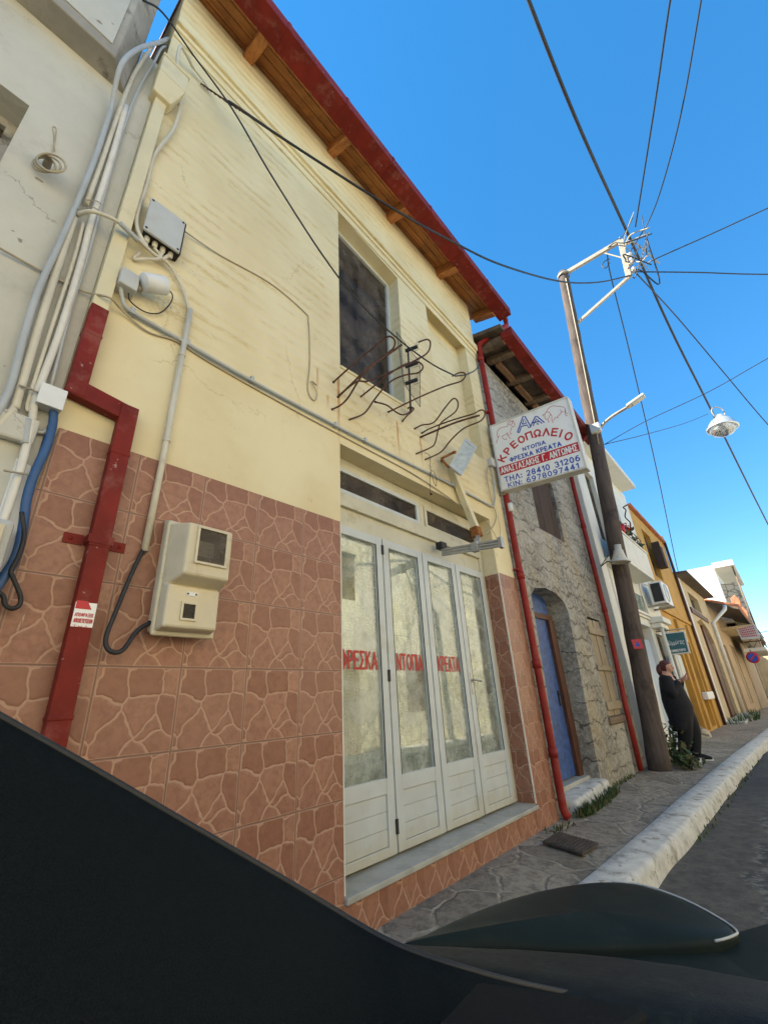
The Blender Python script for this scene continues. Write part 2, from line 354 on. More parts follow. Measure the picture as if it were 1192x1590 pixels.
M['terracotta'] = surf('terracotta_tiles', (.42, .16, .08), .85, .25, 9, .3, 60, dirt=(.2, .12, .08), damt=.5)
M['roof_dark'] = surf('old_roof_boards', (.10, .075, .055), .9, .3, 6, .3, 50)
M['teal'] = surf('teal_paint', (.035, .115, .135), .5, .1, 3, .05, 50)
M['paleblue'] = surf('pale_blue_paint', (.36, .44, .55), .5, .08, 3, .05, 50)
M['sign_white'] = surf('sign_face', (.80, .80, .78), .3, .03, 3, .02, 40, dirt=(.55, .53, .46), dscale=3, damt=.35)
M['sign_frame'] = surf('sign_case', (.60, .59, .53), .45, .06, 4, .05, 60, dirt=(.40, .36, .26), damt=.5)
M['sign_red'] = surf('red_vinyl', (.50, .020, .030), .4, .06, 3, .02, 40)
M['sign_blue'] = surf('blue_vinyl', (.015, .06, .38), .4, .05, 3, .02, 40)
M['letter_red'] = surf('red_lettering', (.42, .025, .02), .5, .08, 5, .02, 40)
M['lamp_metal'] = surf('lamp_enamel', (.50, .53, .54), .3, .08, 5, .04, 60, metal=.5)
M['lamp_glass'] = m_glass('lamp_glass', (.85, .88, .9), .12, .25, (.6, .6, .58))
M['galv'] = surf('galvanised_steel', (.33, .29, .22), .5, .12, 8, .1, 60, metal=.25, dirt=(.24, .17, .10), damt=.5)
M['insul'] = surf('pale_insulator', (.55, .50, .44), .5, .2, 8, .1, 60)

def m_stonewall():
    k = NT('scribed_stone_wall'); x, y, z = k.xyz(); p = k.pos(); u = k.m('ADD', x, y)
    big = k.noise(p, 1.0, 6, .62); fine = k.noise(p, 16, 6, .7)
    c = k.mix(k.step(big, .36, .64), (.18, .168, .145), (.36, .345, .305))
    c = k.mix(k.m('MULTIPLY', k.step(k.noise(k.vmul(p, (1.4, 1.4, .5)), 1.3, 5), .5, .68), .8), c, (.34, .265, .15))
    c = k.mix(k.m('MULTIPLY', k.step(fine, .44, .60), .6), c, (.46, .44, .39))
    c = k.mix(k.m('MULTIPLY', k.step(k.noise(p, 26, 4, .7), .56, .66), .6), c, (.12, .11, .09))
    c = k.mix(k.m('MULTIPLY', k.step(k.noise(p, 2.1, 5), .60, .72), .75), c, (.10, .09, .072))
    low = k.m('SUBTRACT', 1.0, k.step(z, 1.2, 2.8)); c = k.mix(k.m('MULTIPLY', low, .18), c, (.40, .34, .22))
    wv = k.m('ABSOLUTE', k.m('SINE', k.m('ADD', k.m('MULTIPLY', k.m('ADD', u, k.m('MULTIPLY', k.noise(p, 1.7, 3), 1.2)), 8.5), k.m('MULTIPLY', k.m('FLOOR', k.m('MULTIPLY', z, 4.3)), 2.1))))
    s = k.m('ADD', k.m('MULTIPLY', z, 4.3), k.m('ADD', k.m('MULTIPLY', wv, .17), k.m('MULTIPLY', k.noise(p, 2.6, 5, .6), 1.7)))
    ln = k.m('ABSOLUTE', k.m('SUBTRACT', k.m('FRACT', s), .5))
    line = k.m('MULTIPLY', k.m('SUBTRACT', 1.0, k.step(ln, .012, .055)), k.step(k.noise(p, 3.0, 3), .36, .5))
    c = k.mix(k.m('MULTIPLY', line, .6), c, (.075, .063, .05))
    h = k.m('SUBTRACT', k.m('ADD', k.m('MULTIPLY', fine, .8), k.m('MULTIPLY', k.noise(p, 5, 4), 1.4)), k.m('MULTIPLY', line, .8))
    return k.out(c, .92, k.bump(h, 1.0, .03), spec=.2)
M['stonewall'] = m_stonewall()
def m_rubble():
    k = NT('beige_rubble'); p = k.pos()
    d = k.n('ShaderNodeTexVoronoi', {'Vector': p, 'Scale': 2.6}, feature='DISTANCE_TO_EDGE')
    c = k.mix(k.step(d, .02, .09), (.20, .17, .12), k.mix(k.noise(scale=3), (.44, .39, .29), (.56, .50, .40)))
    return k.out(c, .9, k.bump(d, .5, .03), spec=.2)
M['rubble'] = m_rubble()
def m_asphalt():
    k = NT('asphalt'); x, y, z = k.xyz(); p = k.pos()
    c = k.mix(k.step(k.noise(p, 1.6, 6, .65), .3, .7), (.030, .034, .040), (.058, .062, .068))
    sp = k.step(k.noise(p, 120, 2), .58, .7); c = k.mix(k.m('MULTIPLY', sp, .5), c, (.17, .165, .15))
    edge = k.m('ADD', y, k.m('MULTIPLY', k.m('SUBTRACT', k.noise(p, 1.3, 5), .5), 1.0))
    strip = k.m('MULTIPLY', k.step(edge, -1.75, -1.62), k.m('SUBTRACT', 1.0, k.step(x, 6.5, 9.5)))
    conc = k.mix(k.step(k.noise(p, 7, 6, .75), .3, .7), (.055, .053, .045), (.15, .135, .11))
    c = k.mix(k.m('MULTIPLY', strip, .8), c, conc)
    rim = k.m('MULTIPLY', k.m('SUBTRACT', 1.0, k.step(k.m('ABSOLUTE', k.m('ADD', edge, 1.72)), .03, .09)), k.m('SUBTRACT', 1.0, k.step(x, 6.5, 9)))
    c = k.mix(k.m('MULTIPLY', k.m('MULTIPLY', rim, k.step(k.noise(p, 14, 5, .7), .42, .62)), .6), c, (.27, .25, .21))
    h = k.m('ADD', k.noise(p, 90, 3), k.m('MULTIPLY', k.noise(p, 9, 5), 1.6))
    return k.out(c, .85, k.bump(h, .6, .012), spec=.3)
M['asphalt'] = m_asphalt()
def m_pave():
    k = NT('stone_pavement'); p = k.pos()
    q = k.vadd(p, k.vmul(k.noise(p, 2.5, 3, col=True), (.3, .3, 0)))
    d = k.n('ShaderNodeTexVoronoi', {'Vector': q, 'Scale': 2.3, 'Randomness': .9}, feature='DISTANCE_TO_EDGE', voronoi_dimensions='2D')
    cc = k.n('ShaderNodeTexVoronoi', {'Vector': q, 'Scale': 2.3, 'Randomness': .9}, out=1, feature='F1', voronoi_dimensions='2D')
    sep = k.t.nodes.new('ShaderNodeSeparateColor'); k.t.links.new(cc, sep.inputs[0])
    st = k.mix(sep.outputs[0], (.26, .225, .175), (.42, .365, .285))
    st = k.mix(k.m('MULTIPLY', k.step(k.noise(p, 9, 8, .8), .42, .62), .8), st, (.14, .125, .098))
    c = k.mix(k.m('MULTIPLY', k.m('MULTIPLY', k.m('SUBTRACT', 1.0, k.step(d, .015, .05)), k.step(k.noise(p, 3.1, 4), .34, .5)), .85), st, k.mix(k.step(k.noise(p, 9, 6, .7), .3, .7), (.20, .175, .135), (.56, .50, .40)))
    h = k.m('ADD', k.m('MULTIPLY', k.step(d, .01, .06), 1.0), k.m('MULTIPLY', k.noise(p, 22, 7, .75), 1.6))
    return k.out(c, .88, k.bump(h, .9, .02), spec=.25)
M['pave'] = m_pave()
M['kerb'] = surf('whitewashed_kerb', (.54, .53, .48), .9, .14, 9, .5, 26, dirt=(.19, .17, .135), dscale=5, damt=.8, bd=.008, chips=((.24, .21, .16), 9, .62), cracks=((.12, .10, .08), 1.6))
M['grate'] = surf('iron_cover', (.06, .048, .04), .7, .3, 14, .3, 80, dirt=(.13, .08, .05), damt=.5)
M['grass'] = surf('grass_blades', (.055, .10, .022), .7, .35, 12, 0)
M['leaf'] = surf('plant_leaves', (.04, .085, .028), .6, .4, 9, 0)
M['leaf_dry'] = surf('dry_leaves', (.11, .095, .035), .75, .4, 12, 0)
M['flower'] = surf('red_petals', (.45, .012, .02), .6, .3, 20, 0)
M['hedge_soil'] = surf('earth', (.12, .085, .05), .95, .3, 8, .4, 60)
# car
M['carpaint'] = surf('dark_car_paint', (.015, .022, .020), .42, .10, 3, .05, 500, spec=.10, dirt=(.030, .034, .032), dscale=9, damt=.6)
M['carpaint'].node_tree.nodes['Principled BSDF'].inputs['IOR'].default_value = 1.24
k_ = NT('grained_dashboard'); k_.out(k_.mix(k_.step(k_.noise(scale=700, detail=2), .35, .65), (.0015, .0032, .004), (.005, .0085, .010)), .8, k_.bump(k_.n('ShaderNodeTexVoronoi', {'Vector': k_.pos(), 'Scale': 900.0}), .5, .001), spec=.12); M['dash'] = k_.mat  # near-black: the shade of the unbuilt car roof is put into the colour
M['cowl'] = surf('black_cowl_plastic', (.008, .012, .012), .6, .3, 30, .3, 300, spec=.2, dirt=(.025, .032, .028), dscale=18, damt=.5)
# person
M['skin'] = surf('skin', (.50, .27, .19), .55, .06, 9, .03, 80)
M['hair'] = surf('auburn_hair', (.085, .022, .022), .5, .35, 40, .4, 200)
M['cardigan'] = surf('black_knit', (.011, .011, .014), .95, .25, 25, .5, 140)
M['trousers'] = surf('black_trousers', (.010, .010, .012), .9, .2, 25, .3, 140)
M['sole'] = surf('white_rubber', (.72, .72, .70), .6, .04, 9, .05, 90)
M['shoe'] = surf('black_canvas', (.014, .014, .016), .9, .2, 20, .2, 120)
M['phone'] = surf('pink_phone_case', (.30, .07, .08), .35, .05, 9, 0)

def m_opp():
    k = NT('opposite_wall'); x, y, z = k.xyz(); p = k.pos()
    c = k.mix(k.step(k.noise(p, 1.1, 5), .35, .65), (.70, .62, .45), (.82, .76, .60))
    low = k.m('SUBTRACT', 1.0, k.step(k.m('ADD', z, k.m('MULTIPLY', k.noise(p, 1.3, 5), 1.4)), 2.6, 2.9))
    d = k.n('ShaderNodeTexVoronoi', {'Vector': p, 'Scale': 2.2}, feature='DISTANCE_TO_EDGE')
    st = k.mix(k.step(d, .02, .10), (.38, .33, .24), k.mix(k.noise(p, 3, 5), (.40, .36, .24), (.70, .64, .46)))
    c = k.mix(low, c, st); c = k.mix(k.m('MULTIPLY', k.step(k.noise(p, 2.4, 6, .7), .54, .68), .65), c, (.28, .24, .16))
    c = k.mix(k.m('MULTIPLY', k.step(k.noise(k.vmul(p, (5, 1, .6)), 1.0, 4), .58, .68), .5), c, (.30, .28, .22))
    return k.out(c, .9, k.bump(d, .4, .03), spec=.2)
M['opposite'] = m_opp()

# ------------------------------------------------------------------ lettering
def text_polys(body, bold=0.0, shear=0.0):
    cu = bpy.data.curves.new('lettering_curve', 'FONT'); cu.body = body; cu.size = 1.0; cu.offset = bold; cu.shear = shear
    cu.fill_mode = 'FRONT'; cu.resolution_u = 4
    o = bpy.data.objects.new('lettering_curve', cu); COL.objects.link(o)
    dg = bpy.context.evaluated_depsgraph_get(); me = bpy.data.meshes.new_from_object(o.evaluated_get(dg))
    vs = [tuple(v.co)[:2] for v in me.vertices]; fs = [list(p.vertices) for p in me.polygons]
    bpy.data.objects.remove(o); bpy.data.curves.remove(cu); bpy.data.meshes.remove(me)
    x0 = min(v[0] for v in vs); x1 = max(v[0] for v in vs); y0 = min(v[1] for v in vs); y1 = max(v[1] for v in vs)
    return [((v[0]-x0)/(x1-x0), (v[1]-y0)/(y1-y0)) for v in vs], fs, (x1-x0)/(y1-y0)
def arc(cx, cy, rx, ry, a0, a1, n=10): return [(cx+rx*math.cos(R(a0+(a1-a0)*i/n)), cy+ry*math.sin(R(a0+(a1-a0)*i/n))) for i in range(n+1)]
GLYPH = {                                               # block capitals as strokes in a box one unit high: (width, strokes)
 'Α': (.80, [[(0, 0), (.40, 1)], [(.40, 1), (.80, 0)], [(.16, .30), (.64, .30)]]), 'Γ': (.55, [[(0, 0), (0, 1)], [(0, 1), (.55, 1)]]),
 'Ε': (.58, [[(0, 0), (0, 1)], [(0, 1), (.58, 1)], [(0, .52), (.52, .52)], [(0, 0), (.58, 0)]]), 'Η': (.68, [[(0, 0), (0, 1)], [(.68, 0), (.68, 1)], [(0, .52), (.68, .52)]]),
 'Ι': (.0, [[(0, 0), (0, 1)]]), 'Κ': (.68, [[(0, 0), (0, 1)], [(.64, 1), (.05, .42)], [(.22, .58), (.68, 0)]]), 'Λ': (.76, [[(0, 0), (.38, 1)], [(.38, 1), (.76, 0)]]),
 'Μ': (.84, [[(0, 0), (0, 1)], [(0, 1), (.42, .2)], [(.42, .2), (.84, 1)], [(.84, 1), (.84, 0)]]), 'Ν': (.70, [[(0, 0), (0, 1)], [(0, 1), (.70, 0)], [(.70, 0), (.70, 1)]]),
 'Ξ': (.6, [[(0, 1), (.6, 1)], [(.06, .5), (.54, .5)], [(0, 0), (.6, 0)]]), 'Ο': (.84, [arc(.42, .5, .42, .5, 0, 360, 20)]), 'Π': (.70, [[(0, 0), (0, 1)], [(0, 1), (.70, 1)], [(.70, 1), (.70, 0)]]),
 'Ρ': (.60, [[(0, 0), (0, 1)], [(0, 1), (.32, 1)]+arc(.32, .73, .28, .27, 90, -90)+[(0, .46)]]), 'Σ': (.62, [[(.62, 1), (0, 1)], [(0, 1), (.36, .5)], [(.36, .5), (0, 0)], [(0, 0), (.62, 0)]]),
 'Τ': (.68, [[(0, 1), (.68, 1)], [(.34, 1), (.34, 0)]]), 'Υ': (.7, [[(0, 1), (.35, .45)], [(.7, 1), (.35, .45)], [(.35, .45), (.35, 0)]]), 'Φ': (.86, [arc(.43, .5, .43, .34, 0, 360, 20), [(.43, -.03), (.43, 1.03)]]),
 'Χ': (.7, [[(0, 0), (.7, 1)], [(0, 1), (.7, 0)]]), 'Ω': (.84, [[(0, 0), (.27, 0), (.27, .12)]+arc(.42, .58, .42, .42, 235, -55, 16)+[(.57, .12), (.57, 0), (.84, 0)]]),
 '.': (.0, [[(-.06, .02), (.06, .02)]]), ':': (.0, [[(-.06, .08), (.06, .08)], [(-.06, .62), (.06, .62)]]), ' ': (.30, []),
 '0': (.58, [arc(.29, .5, .29, .5, 0, 360, 18)]), '1': (.25, [[(.25, 0), (.25, 1)], [(.25, 1), (0, .78)]]), '2': (.56, [arc(.28, .72, .28, .28, 165, -35)+[(.04, .02)], [(0, 0), (.56, 0)]]),
 '3': (.56, [arc(.26, .74, .26, .26, 150, -90)+arc(.27, .25, .29, .27, 90, -150)]), '4': (.60, [[(.44, 0), (.44, 1)], [(.44, 1), (0, .28)], [(0, .28), (.60, .28)]]),
 '6': (.58, [arc(.29, .31, .29, .31, 0, 360, 16), arc(.40, .36, .40, .64, 175, 80, 8)]), '7': (.54, [[(0, 1), (.54, 1)], [(.54, 1), (.18, 0)]]), '8': (.58, [arc(.29, .75, .25, .25, 0, 360, 16), arc(.29, .25, .29, .25, 0, 360, 16)]),
 '9': (.58, [arc(.29, .69, .29, .31, 0, 360, 16), arc(.18, .64, .40, .64, -5, -100, 8)])}
def put_text(mb, body, f, a0, a1, b0, b1, bold=.17):    # painted letters filling a0..a1, b0..b1; f maps (a, b) to the place
    h = b1-b0; wd = bold*h; gap = .22+bold
    W = sum(GLYPH[ch][0] for ch in body)+gap*(len(body)-1); sx = (a1-a0-wd)/max(W, .01) if W else 0; yy = lambda t: b0+wd/2+t*(h-wd)
    o = Vector(f(a0, b0)); nrm = (Vector(f(a0+.1, b0))-o).cross(Vector(f(a0, b0+.1))-o).normalized()
    if nrm.dot(CAM-o) < 0: nrm = -nrm
    x = a0+wd/2; k = 0
    for ch in body:
        g, strokes = GLYPH[ch]
        for st in strokes:
            q = [Vector((x+px*sx, yy(py), 0)) for px, py in st]; k += 1; L, Q = [], []
            closed = len(q) > 3 and (q[0]-q[-1]).length < 1e-5
            if not closed:
                e = (q[0]-q[1]).normalized()*wd*.42; q[0] = q[0]+e; e = (q[-1]-q[-2]).normalized()*wd*.42; q[-1] = q[-1]+e
            for i, p in enumerate(q):
                t = (q[1]-q[-2]) if closed and i in (0, len(q)-1) else (q[min(i+1, len(q)-1)]-q[max(i-1, 0)])
                t.normalize(); s = Vector((-t.y, t.x, 0))*wd/2
                L.append(Vector(f(*(p+s)[:2]))+nrm*.00006*k); Q.append(Vector(f(*(p-s)[:2]))+nrm*.00006*k)
            mb.grid([L, Q])
        x += (g+gap)*sx
def put_font(mb, body, f, a0, a1, b0, b1, shear=0.0):
    vs, fs, _ = text_polys(body, 0.0, shear); n = len(mb.v); mb.v += [Vector(f(a0+(a1-a0)*u, b0+(b1-b0)*v)) for u, v in vs]
    for q in fs: mb.f.append([n+i for i in q]); mb.m.append(mb.cur); mb.sm.append(False)
def stroke(mb, pts, wd, f, n=4):                                    # painted line in a sign's plane
    q = [Vector((p[0], p[1], 0)) for p in pts]; q = smooth(q, n) if n > 1 else q
    L, Rr = [], []
    for i, p in enumerate(q):
        t = (q[min(i+1, len(q)-1)]-q[max(i-1, 0)]); t.normalize(); s = Vector((-t.y, t.x, 0))*wd/2
        L.append(f(*(p+s)[:2])); Rr.append(f(*(p-s)[:2]))
    mb.grid([L, Rr])

# ------------------------------------------------------------------ ground
def strip_mesh(name, ys, zf, mat, x0, x1, n, label=None, **kw):
    mb = MB(); mb.smooth = True
    rows = []
    for i in range(n+1):
        x = x0+(x1-x0)*i/n; yy = ys(x); rows.append([(x, y, zf(x, y)) for y in yy])
    mb.grid(rows); o = mb.build(name, mat); tag(o, label, None, None, 'structure'); return o
ROADZ = -0.13
def kin(x): return -0.775-0.034*(max(x, -6)-3.8)       # inner and outer line of the kerb
def kout(x): return -1.055-0.0345*(max(x, -6)-3.8)
rng = random.Random(3)
mb = MB(); mb.smooth = True; rows = []
xs = [-400, -60, -20]+[-10+i*1.0 for i in range(0, 91)]+[90, 140, 400]
for x in xs: rows.append([(x, y, gz(x)+ROADZ+(-.0 if abs(y) < 30 else 0)) for y in (-400, -60, -20, -8, -5.4, -4, -3, -2, -1.2, -.6, 2, 8, 60, 400)])
mb.grid(rows); tag(mb.build('road', M['asphalt']), None, None, None, 'structure')
mb = MB(); mb.smooth = True; rows = []
for i in range(0, 121):
    x = -8+i*.55
    rows.append([(x, kin(x)+t*(.25-kin(x)), gz(x)+.004+(rng.random()-.5)*.012-.03*(1-t)) for t in (0, .2, .4, .6, .8, 1)])
mb.grid(rows); tag(mb.build('pavement', M['pave']), None, None, None, 'structure')
mb = MB(); mb.smooth = True; rows = []                  # whitewashed kerb, lumpy with old paint and render
for i in range(0, 1001):
    x = -8+i*.065; a, b = kin(x), kout(x); z = gz(x)
    nz = lambda s, o, am: am*mnoise.noise(Vector((x*s*.38, o, 0.3)))
    notch = -.012 if (x % 3.1) < .05 else 0
    rows.append([(x, a+.02+nz(2, 1, 0.017), z-.05), (x, a+nz(2, 1, 0.017), z+.004), (x, a-.022+nz(2, 1, 0.017), z+.022+nz(3, 2, .008)+notch), (x, a*.6+b*.4, z+.026+nz(2.5, 3, .010)+notch), (x, b+.030+nz(2, 4, 0.012), z+.021+nz(3, 5, .010)+notch), (x, b+.008+nz(4, 6, 0.009), z+.012+nz(6, 5, .008)+notch), (x, b-.006+nz(4, 6, 0.010), z-.012+nz(5, 7, .010)), (x, b-.014+nz(3, 8, .022), z-.055), (x, b-.028+nz(3, 9, .03), z+ROADZ-.02)])
mb.grid(rows); tag(mb.build('kerb', M['kerb']), None, None, None, 'structure')
mb = MB(); rows = []                                    # far side of the street
for i in range(0, 40):
    x = -14+i*1.2
    rows.append([(x, -5.25, gz(x)+ROADZ-.02), (x, -5.25, gz(x)), (x, -6.6, gz(x)+.01)])
mb.grid(rows); tag(mb.build('far_pavement', M['kerb']), None, None, None, 'structure')

# ------------------------------------------------------------------ yellow two-storey house
YH = thing('yellow_house', 'cream yellow two-storey house with a white folding shopfront and reddish stone-look tiles below', 'house', (2.7, 2.0, 0))
XL, XR = .285, 5.27
WT = 7.47
def onwall(pts, y=0.0): return [P(px, py, y) for px, py in pts]
door = [(2.175, 0, .205), (4.80, 0, .205), (4.81, 0, 3.31), (2.19, 0, 3.28)]
win = [P(526, 330), P(617, 432), P(625, 625), P(526, 566)]; win[0].x = win[3].x = 2.205; win[1].x = 3.27; win[2].x = 3.20
nic = [P(660, 467), P(722, 535), P(733, 640), P(671, 600)]; nic[0].x = nic[3].x = 3.90; nic[1].x = nic[2].x = 4.95; nic[2].z = 4.25; nic[3].z = 4.25
mb = MB()
mb.panel([(XL, 0, -.1), (XR, 0, -.1), (XR, 0, WT), (XL, 0, WT)], [door], .0, rim=False)
mb = MB()
mb.fill([[(XL, 0, -.1), (XR, 0, -.1), (XR, 0, WT+.06), (XL, 0, WT)], door, win, nic])
for l, d in ((door, .26), (win, .22), (nic, .15)):
    l = [Vector(q) for q in l]
    for i in range(4): mb.face([l[i], l[(i+1) % 4], l[(i+1) % 4]+Vector((0, d, 0)), l[i]+Vector((0, d, 0))])
mb.face([q+Vector((0, .15, 0)) for q in nic])
mb.face([(XL, 0, -.1), (XL, 7, -.1), (XL, 7, WT), (XL, 3.5, 8.9), (XL, 0, WT)])
mb.face([(XR, 0, -.1), (XR, 7, -.1), (XR, 7, WT), (XR, 3.5, 8.9), (XR, 0, WT)])
mb.face([(XL, 7, -.1), (XR, 7, -.1), (XR, 7, WT), (XL, 7, WT)])
mb.face([(XL, .9, -.1), (XR, .9, -.1), (XR, .9, WT), (XL, .9, WT)])
mb.build('wall', M['plaster'], YH, merge=False)
# frieze and cornice
def zc(x): return 6.71-(x-.335)*.052
mb = MB()
def slant(x0, x1, y0, y1, za, zb, za2, zb2): mb.hexa([(x0, y0, za), (x1, y0, za2), (x1, y1, za2), (x0, y1, za), (x0, y0, zb), (x1, y0, zb2), (x1, y1, zb2), (x0, y1, zb)])
slant(XL-.002, XR+.002, -.022, -.001, zc(.3)+.10, WT-.02, zc(5.27)+.10, WT+.03)
slant(XL-.004, XR+.004, -.062, -.001, zc(.3)-.02, zc(.3)+.10, zc(5.27)-.02, zc(5.27)+.10)
slant(XL-.003, XR+.003, -.034, -.001, zc(.3)-.075, zc(.3)-.02, zc(5.27)-.075, zc(5.27)-.02)
slant(XL-.002, XR+.002, -.014, -.001, zc(.3)-.17, zc(.3)-.075, zc(5.27)-.17, zc(5.27)-.075)
mb.build('cornice', M['plaster'], YH, bevel=.006)
# soffit boards, roof, gutter, rafters
EY, EZ = -.36, 7.33
mb = MB()
nb = 4
for i in range(nb):
    t0, t1 = i/nb, (i+1)/nb-.02
    ya, yb = .03+(EY-.03)*t0, .03+(EY-.03)*t1; za, zb = WT+.02+(EZ-WT)*t0, WT+.02+(EZ-WT)*t1
    mb.hexa([(.275, ya, za), (5.72, ya, za+.05), (5.72, yb, zb+.05), (.275, yb, zb), (.275, ya, za+.025), (5.72, ya, za+.075), (5.72, yb, zb+.075), (.275, yb, zb+.025)])
mb.build('soffit', M['soffit'], YH)
mb = MB()
mb.hexa([(.275, EY-.05, EZ+.06), (5.74, EY-.05, EZ+.11), (5.74, 3.5, 8.98), (.275, 3.5, 8.93), (.275, EY-.05, EZ+.16), (5.74, EY-.05, EZ+.21), (5.74, 3.5, 9.08), (.275, 3.5, 9.03)])
mb.hexa([(.275, 7.4, EZ+.06), (5.74, 7.4, EZ+.11), (5.74, 3.5, 8.98), (.275, 3.5, 8.93), (.275, 7.4, EZ+.16), (5.74, 7.4, EZ+.21), (5.74, 3.5, 9.08), (.275, 3.5, 9.03)])
mb.build('roof', M['terracotta'], YH)
mb = MB()
ga, gb = P(415, 3, -.55), P(791, 484, -.55); gr = gb.x; gl = .27
def gzz(x): return 7.21+(x-.3)*.012
prof = [(-.36, .115), (-.36, 0), (-.545, 0), (-.545, .135), (-.562, .135), (-.562, -.015), (-.345, -.015), (-.345, .115)]
rows = []
for k in range(0, 8):
    x = gl+(gr-gl)*k/7
    rows.append([(x, y, gzz(x)+z) for y, z in prof])
mb.grid(rows, closeu=True)
for x in (gl, gr): mb.fill([[(x, y, gzz(x)+z) for y, z in ((-.345, .115), (-.345, -.015), (-.562, -.015), (-.562, .135))]])
for k in range(1, 7):                                    # joint straps
    x = gl+(gr-gl)*k/7
    mb.box(x-.02, x+.02, -.566, -.341, gzz(x)-.019, gzz(x)-.012); mb.box(x-.02, x+.02, -.568, -.56, gzz(x)-.015, gzz(x)+.137)
mb.build('gutter', M['red'], YH, merge=False)
for px, py in ((382, 110), (513, 243), (603, 340), (679, 424), (737, 487)):
    q = P(px, py, -.02); x = q.x
    mb = MB(); o = .02
    mb.hexa([(x-.055, .02, WT-.115), (x+.055, .02, WT-.115), (x+.055, EY+.005, EZ-.10), (x-.055, EY+.005, EZ-.10), (x-.055, .02, WT+.02+.01*x), (x+.055, .02, WT+.02+.01*x), (x+.055, EY+.005, EZ+.01*x), (x-.055, EY+.005, EZ+.01*x)])
    mb.build('rafter', M['rafter'], YH, bevel=.008)
# tile cladding, 10 mm proud of the wall
TT = 2.535
mb = MB(); th = .012
tl = [(.255, -th, .0), (2.172, -th, .0), (2.172, -th, 2.54), (.315, -th, 2.52), (.300, -th, 2.2), (.262, -th, 1.9)]
mb.extrude(tl, (0, th-.001, 0))
mb.box(4.806, XR+.012, -th, -.001, -.05, 2.60); mb.box(XR+.001, XR+.012, 0, .06, -.05, 2.60)
mb.box(2.172, 4.806, -th, -.001, -.05, .178)
mb.box(4.793, 4.8055, -.001, .19, .222, 2.585)
mb.build('tile_cladding', M['tile'], YH, merge=False)
for x0_, x1_, z1_ in ((4.800, 4.812, 2.60), (2.169, 2.178, 2.54)):
    mb = MB(); mb.box(x0_, x1_, -.0145, -.002, .222, z1_); mb.build('corner_trim', M['white_pvc'], YH)
mb = MB(); mb.hexa([(2.172, -.035, .178), (4.806, -.035, .178), (4.806, .30, .195), (2.172, .30, .195), (2.172, -.035, .212), (4.806, -.035, .212), (4.806, .30, .228), (2.172, .30, .228)])
mb.build('door_sill', M['marble'], YH, bevel=.006)
# folding shopfront: frame, four leaves, two transom lights
DY = .18
mb = MB()
mb.box(2.18, 4.80, DY+.0, DY+.07, 3.235, 3.285); mb.box(4.715, 4.795, DY-.004, DY+.07, .232, 3.235); mb.box(2.18, 2.235, DY+.0, DY+.07, .232, 3.235)
mb.box(2.235, 4.715, DY+.012, DY+.05, 2.625, 2.80); mb.box(2.235, 4.715, DY-.025, DY+.06, 2.80, 2.925)
mb.box(2.235, 4.715, DY-.008, DY+.05, 3.185, 3.235); mb.box(3.50, 3.60, DY-.006, DY+.06, 2.925, 3.185)
mb.build('shopfront_frame', M['alu_cream'], YH, bevel=.004)
for x0, x1, mat_ in ((2.235, 3.50, 'alu'), (3.60, 4.715, 'alu_cream')):
    z0, z1 = 2.927, 3.183
    f = MB(); b = .045
    f.box(x0+.002, x1-.002, DY-.02, DY+.02, z0, z0+b-.01); f.box(x0+.002, x1-.002, DY-.02, DY+.02, z1-b, z1)
    f.box(x0+.002, x0+b, DY-.02, DY+.02, z0+b-.01, z1-b); f.box(x1-b, x1-.002, DY-.02, DY+.02, z0+b-.01, z1-b)
    fo = f.build('transom_window', M[mat_], YH, bevel=.003)
    g = MB(); g.box(x0+b-.005, x1-b+.005, DY+.002, DY+.008, z0+b-.015, z1-b+.005); g.build('glass_pane', M['glass_dark'], fo)
    g = MB(); g.box(x0+b-.005, x1-b+.005, DY+.06, DY+.07, z0+.02, z1-.02); g.build('blind', M['curtain'] if x0 < 3 else M['news'], fo)
LX = [2.235, 2.858, 3.472, 4.088, 4.712]
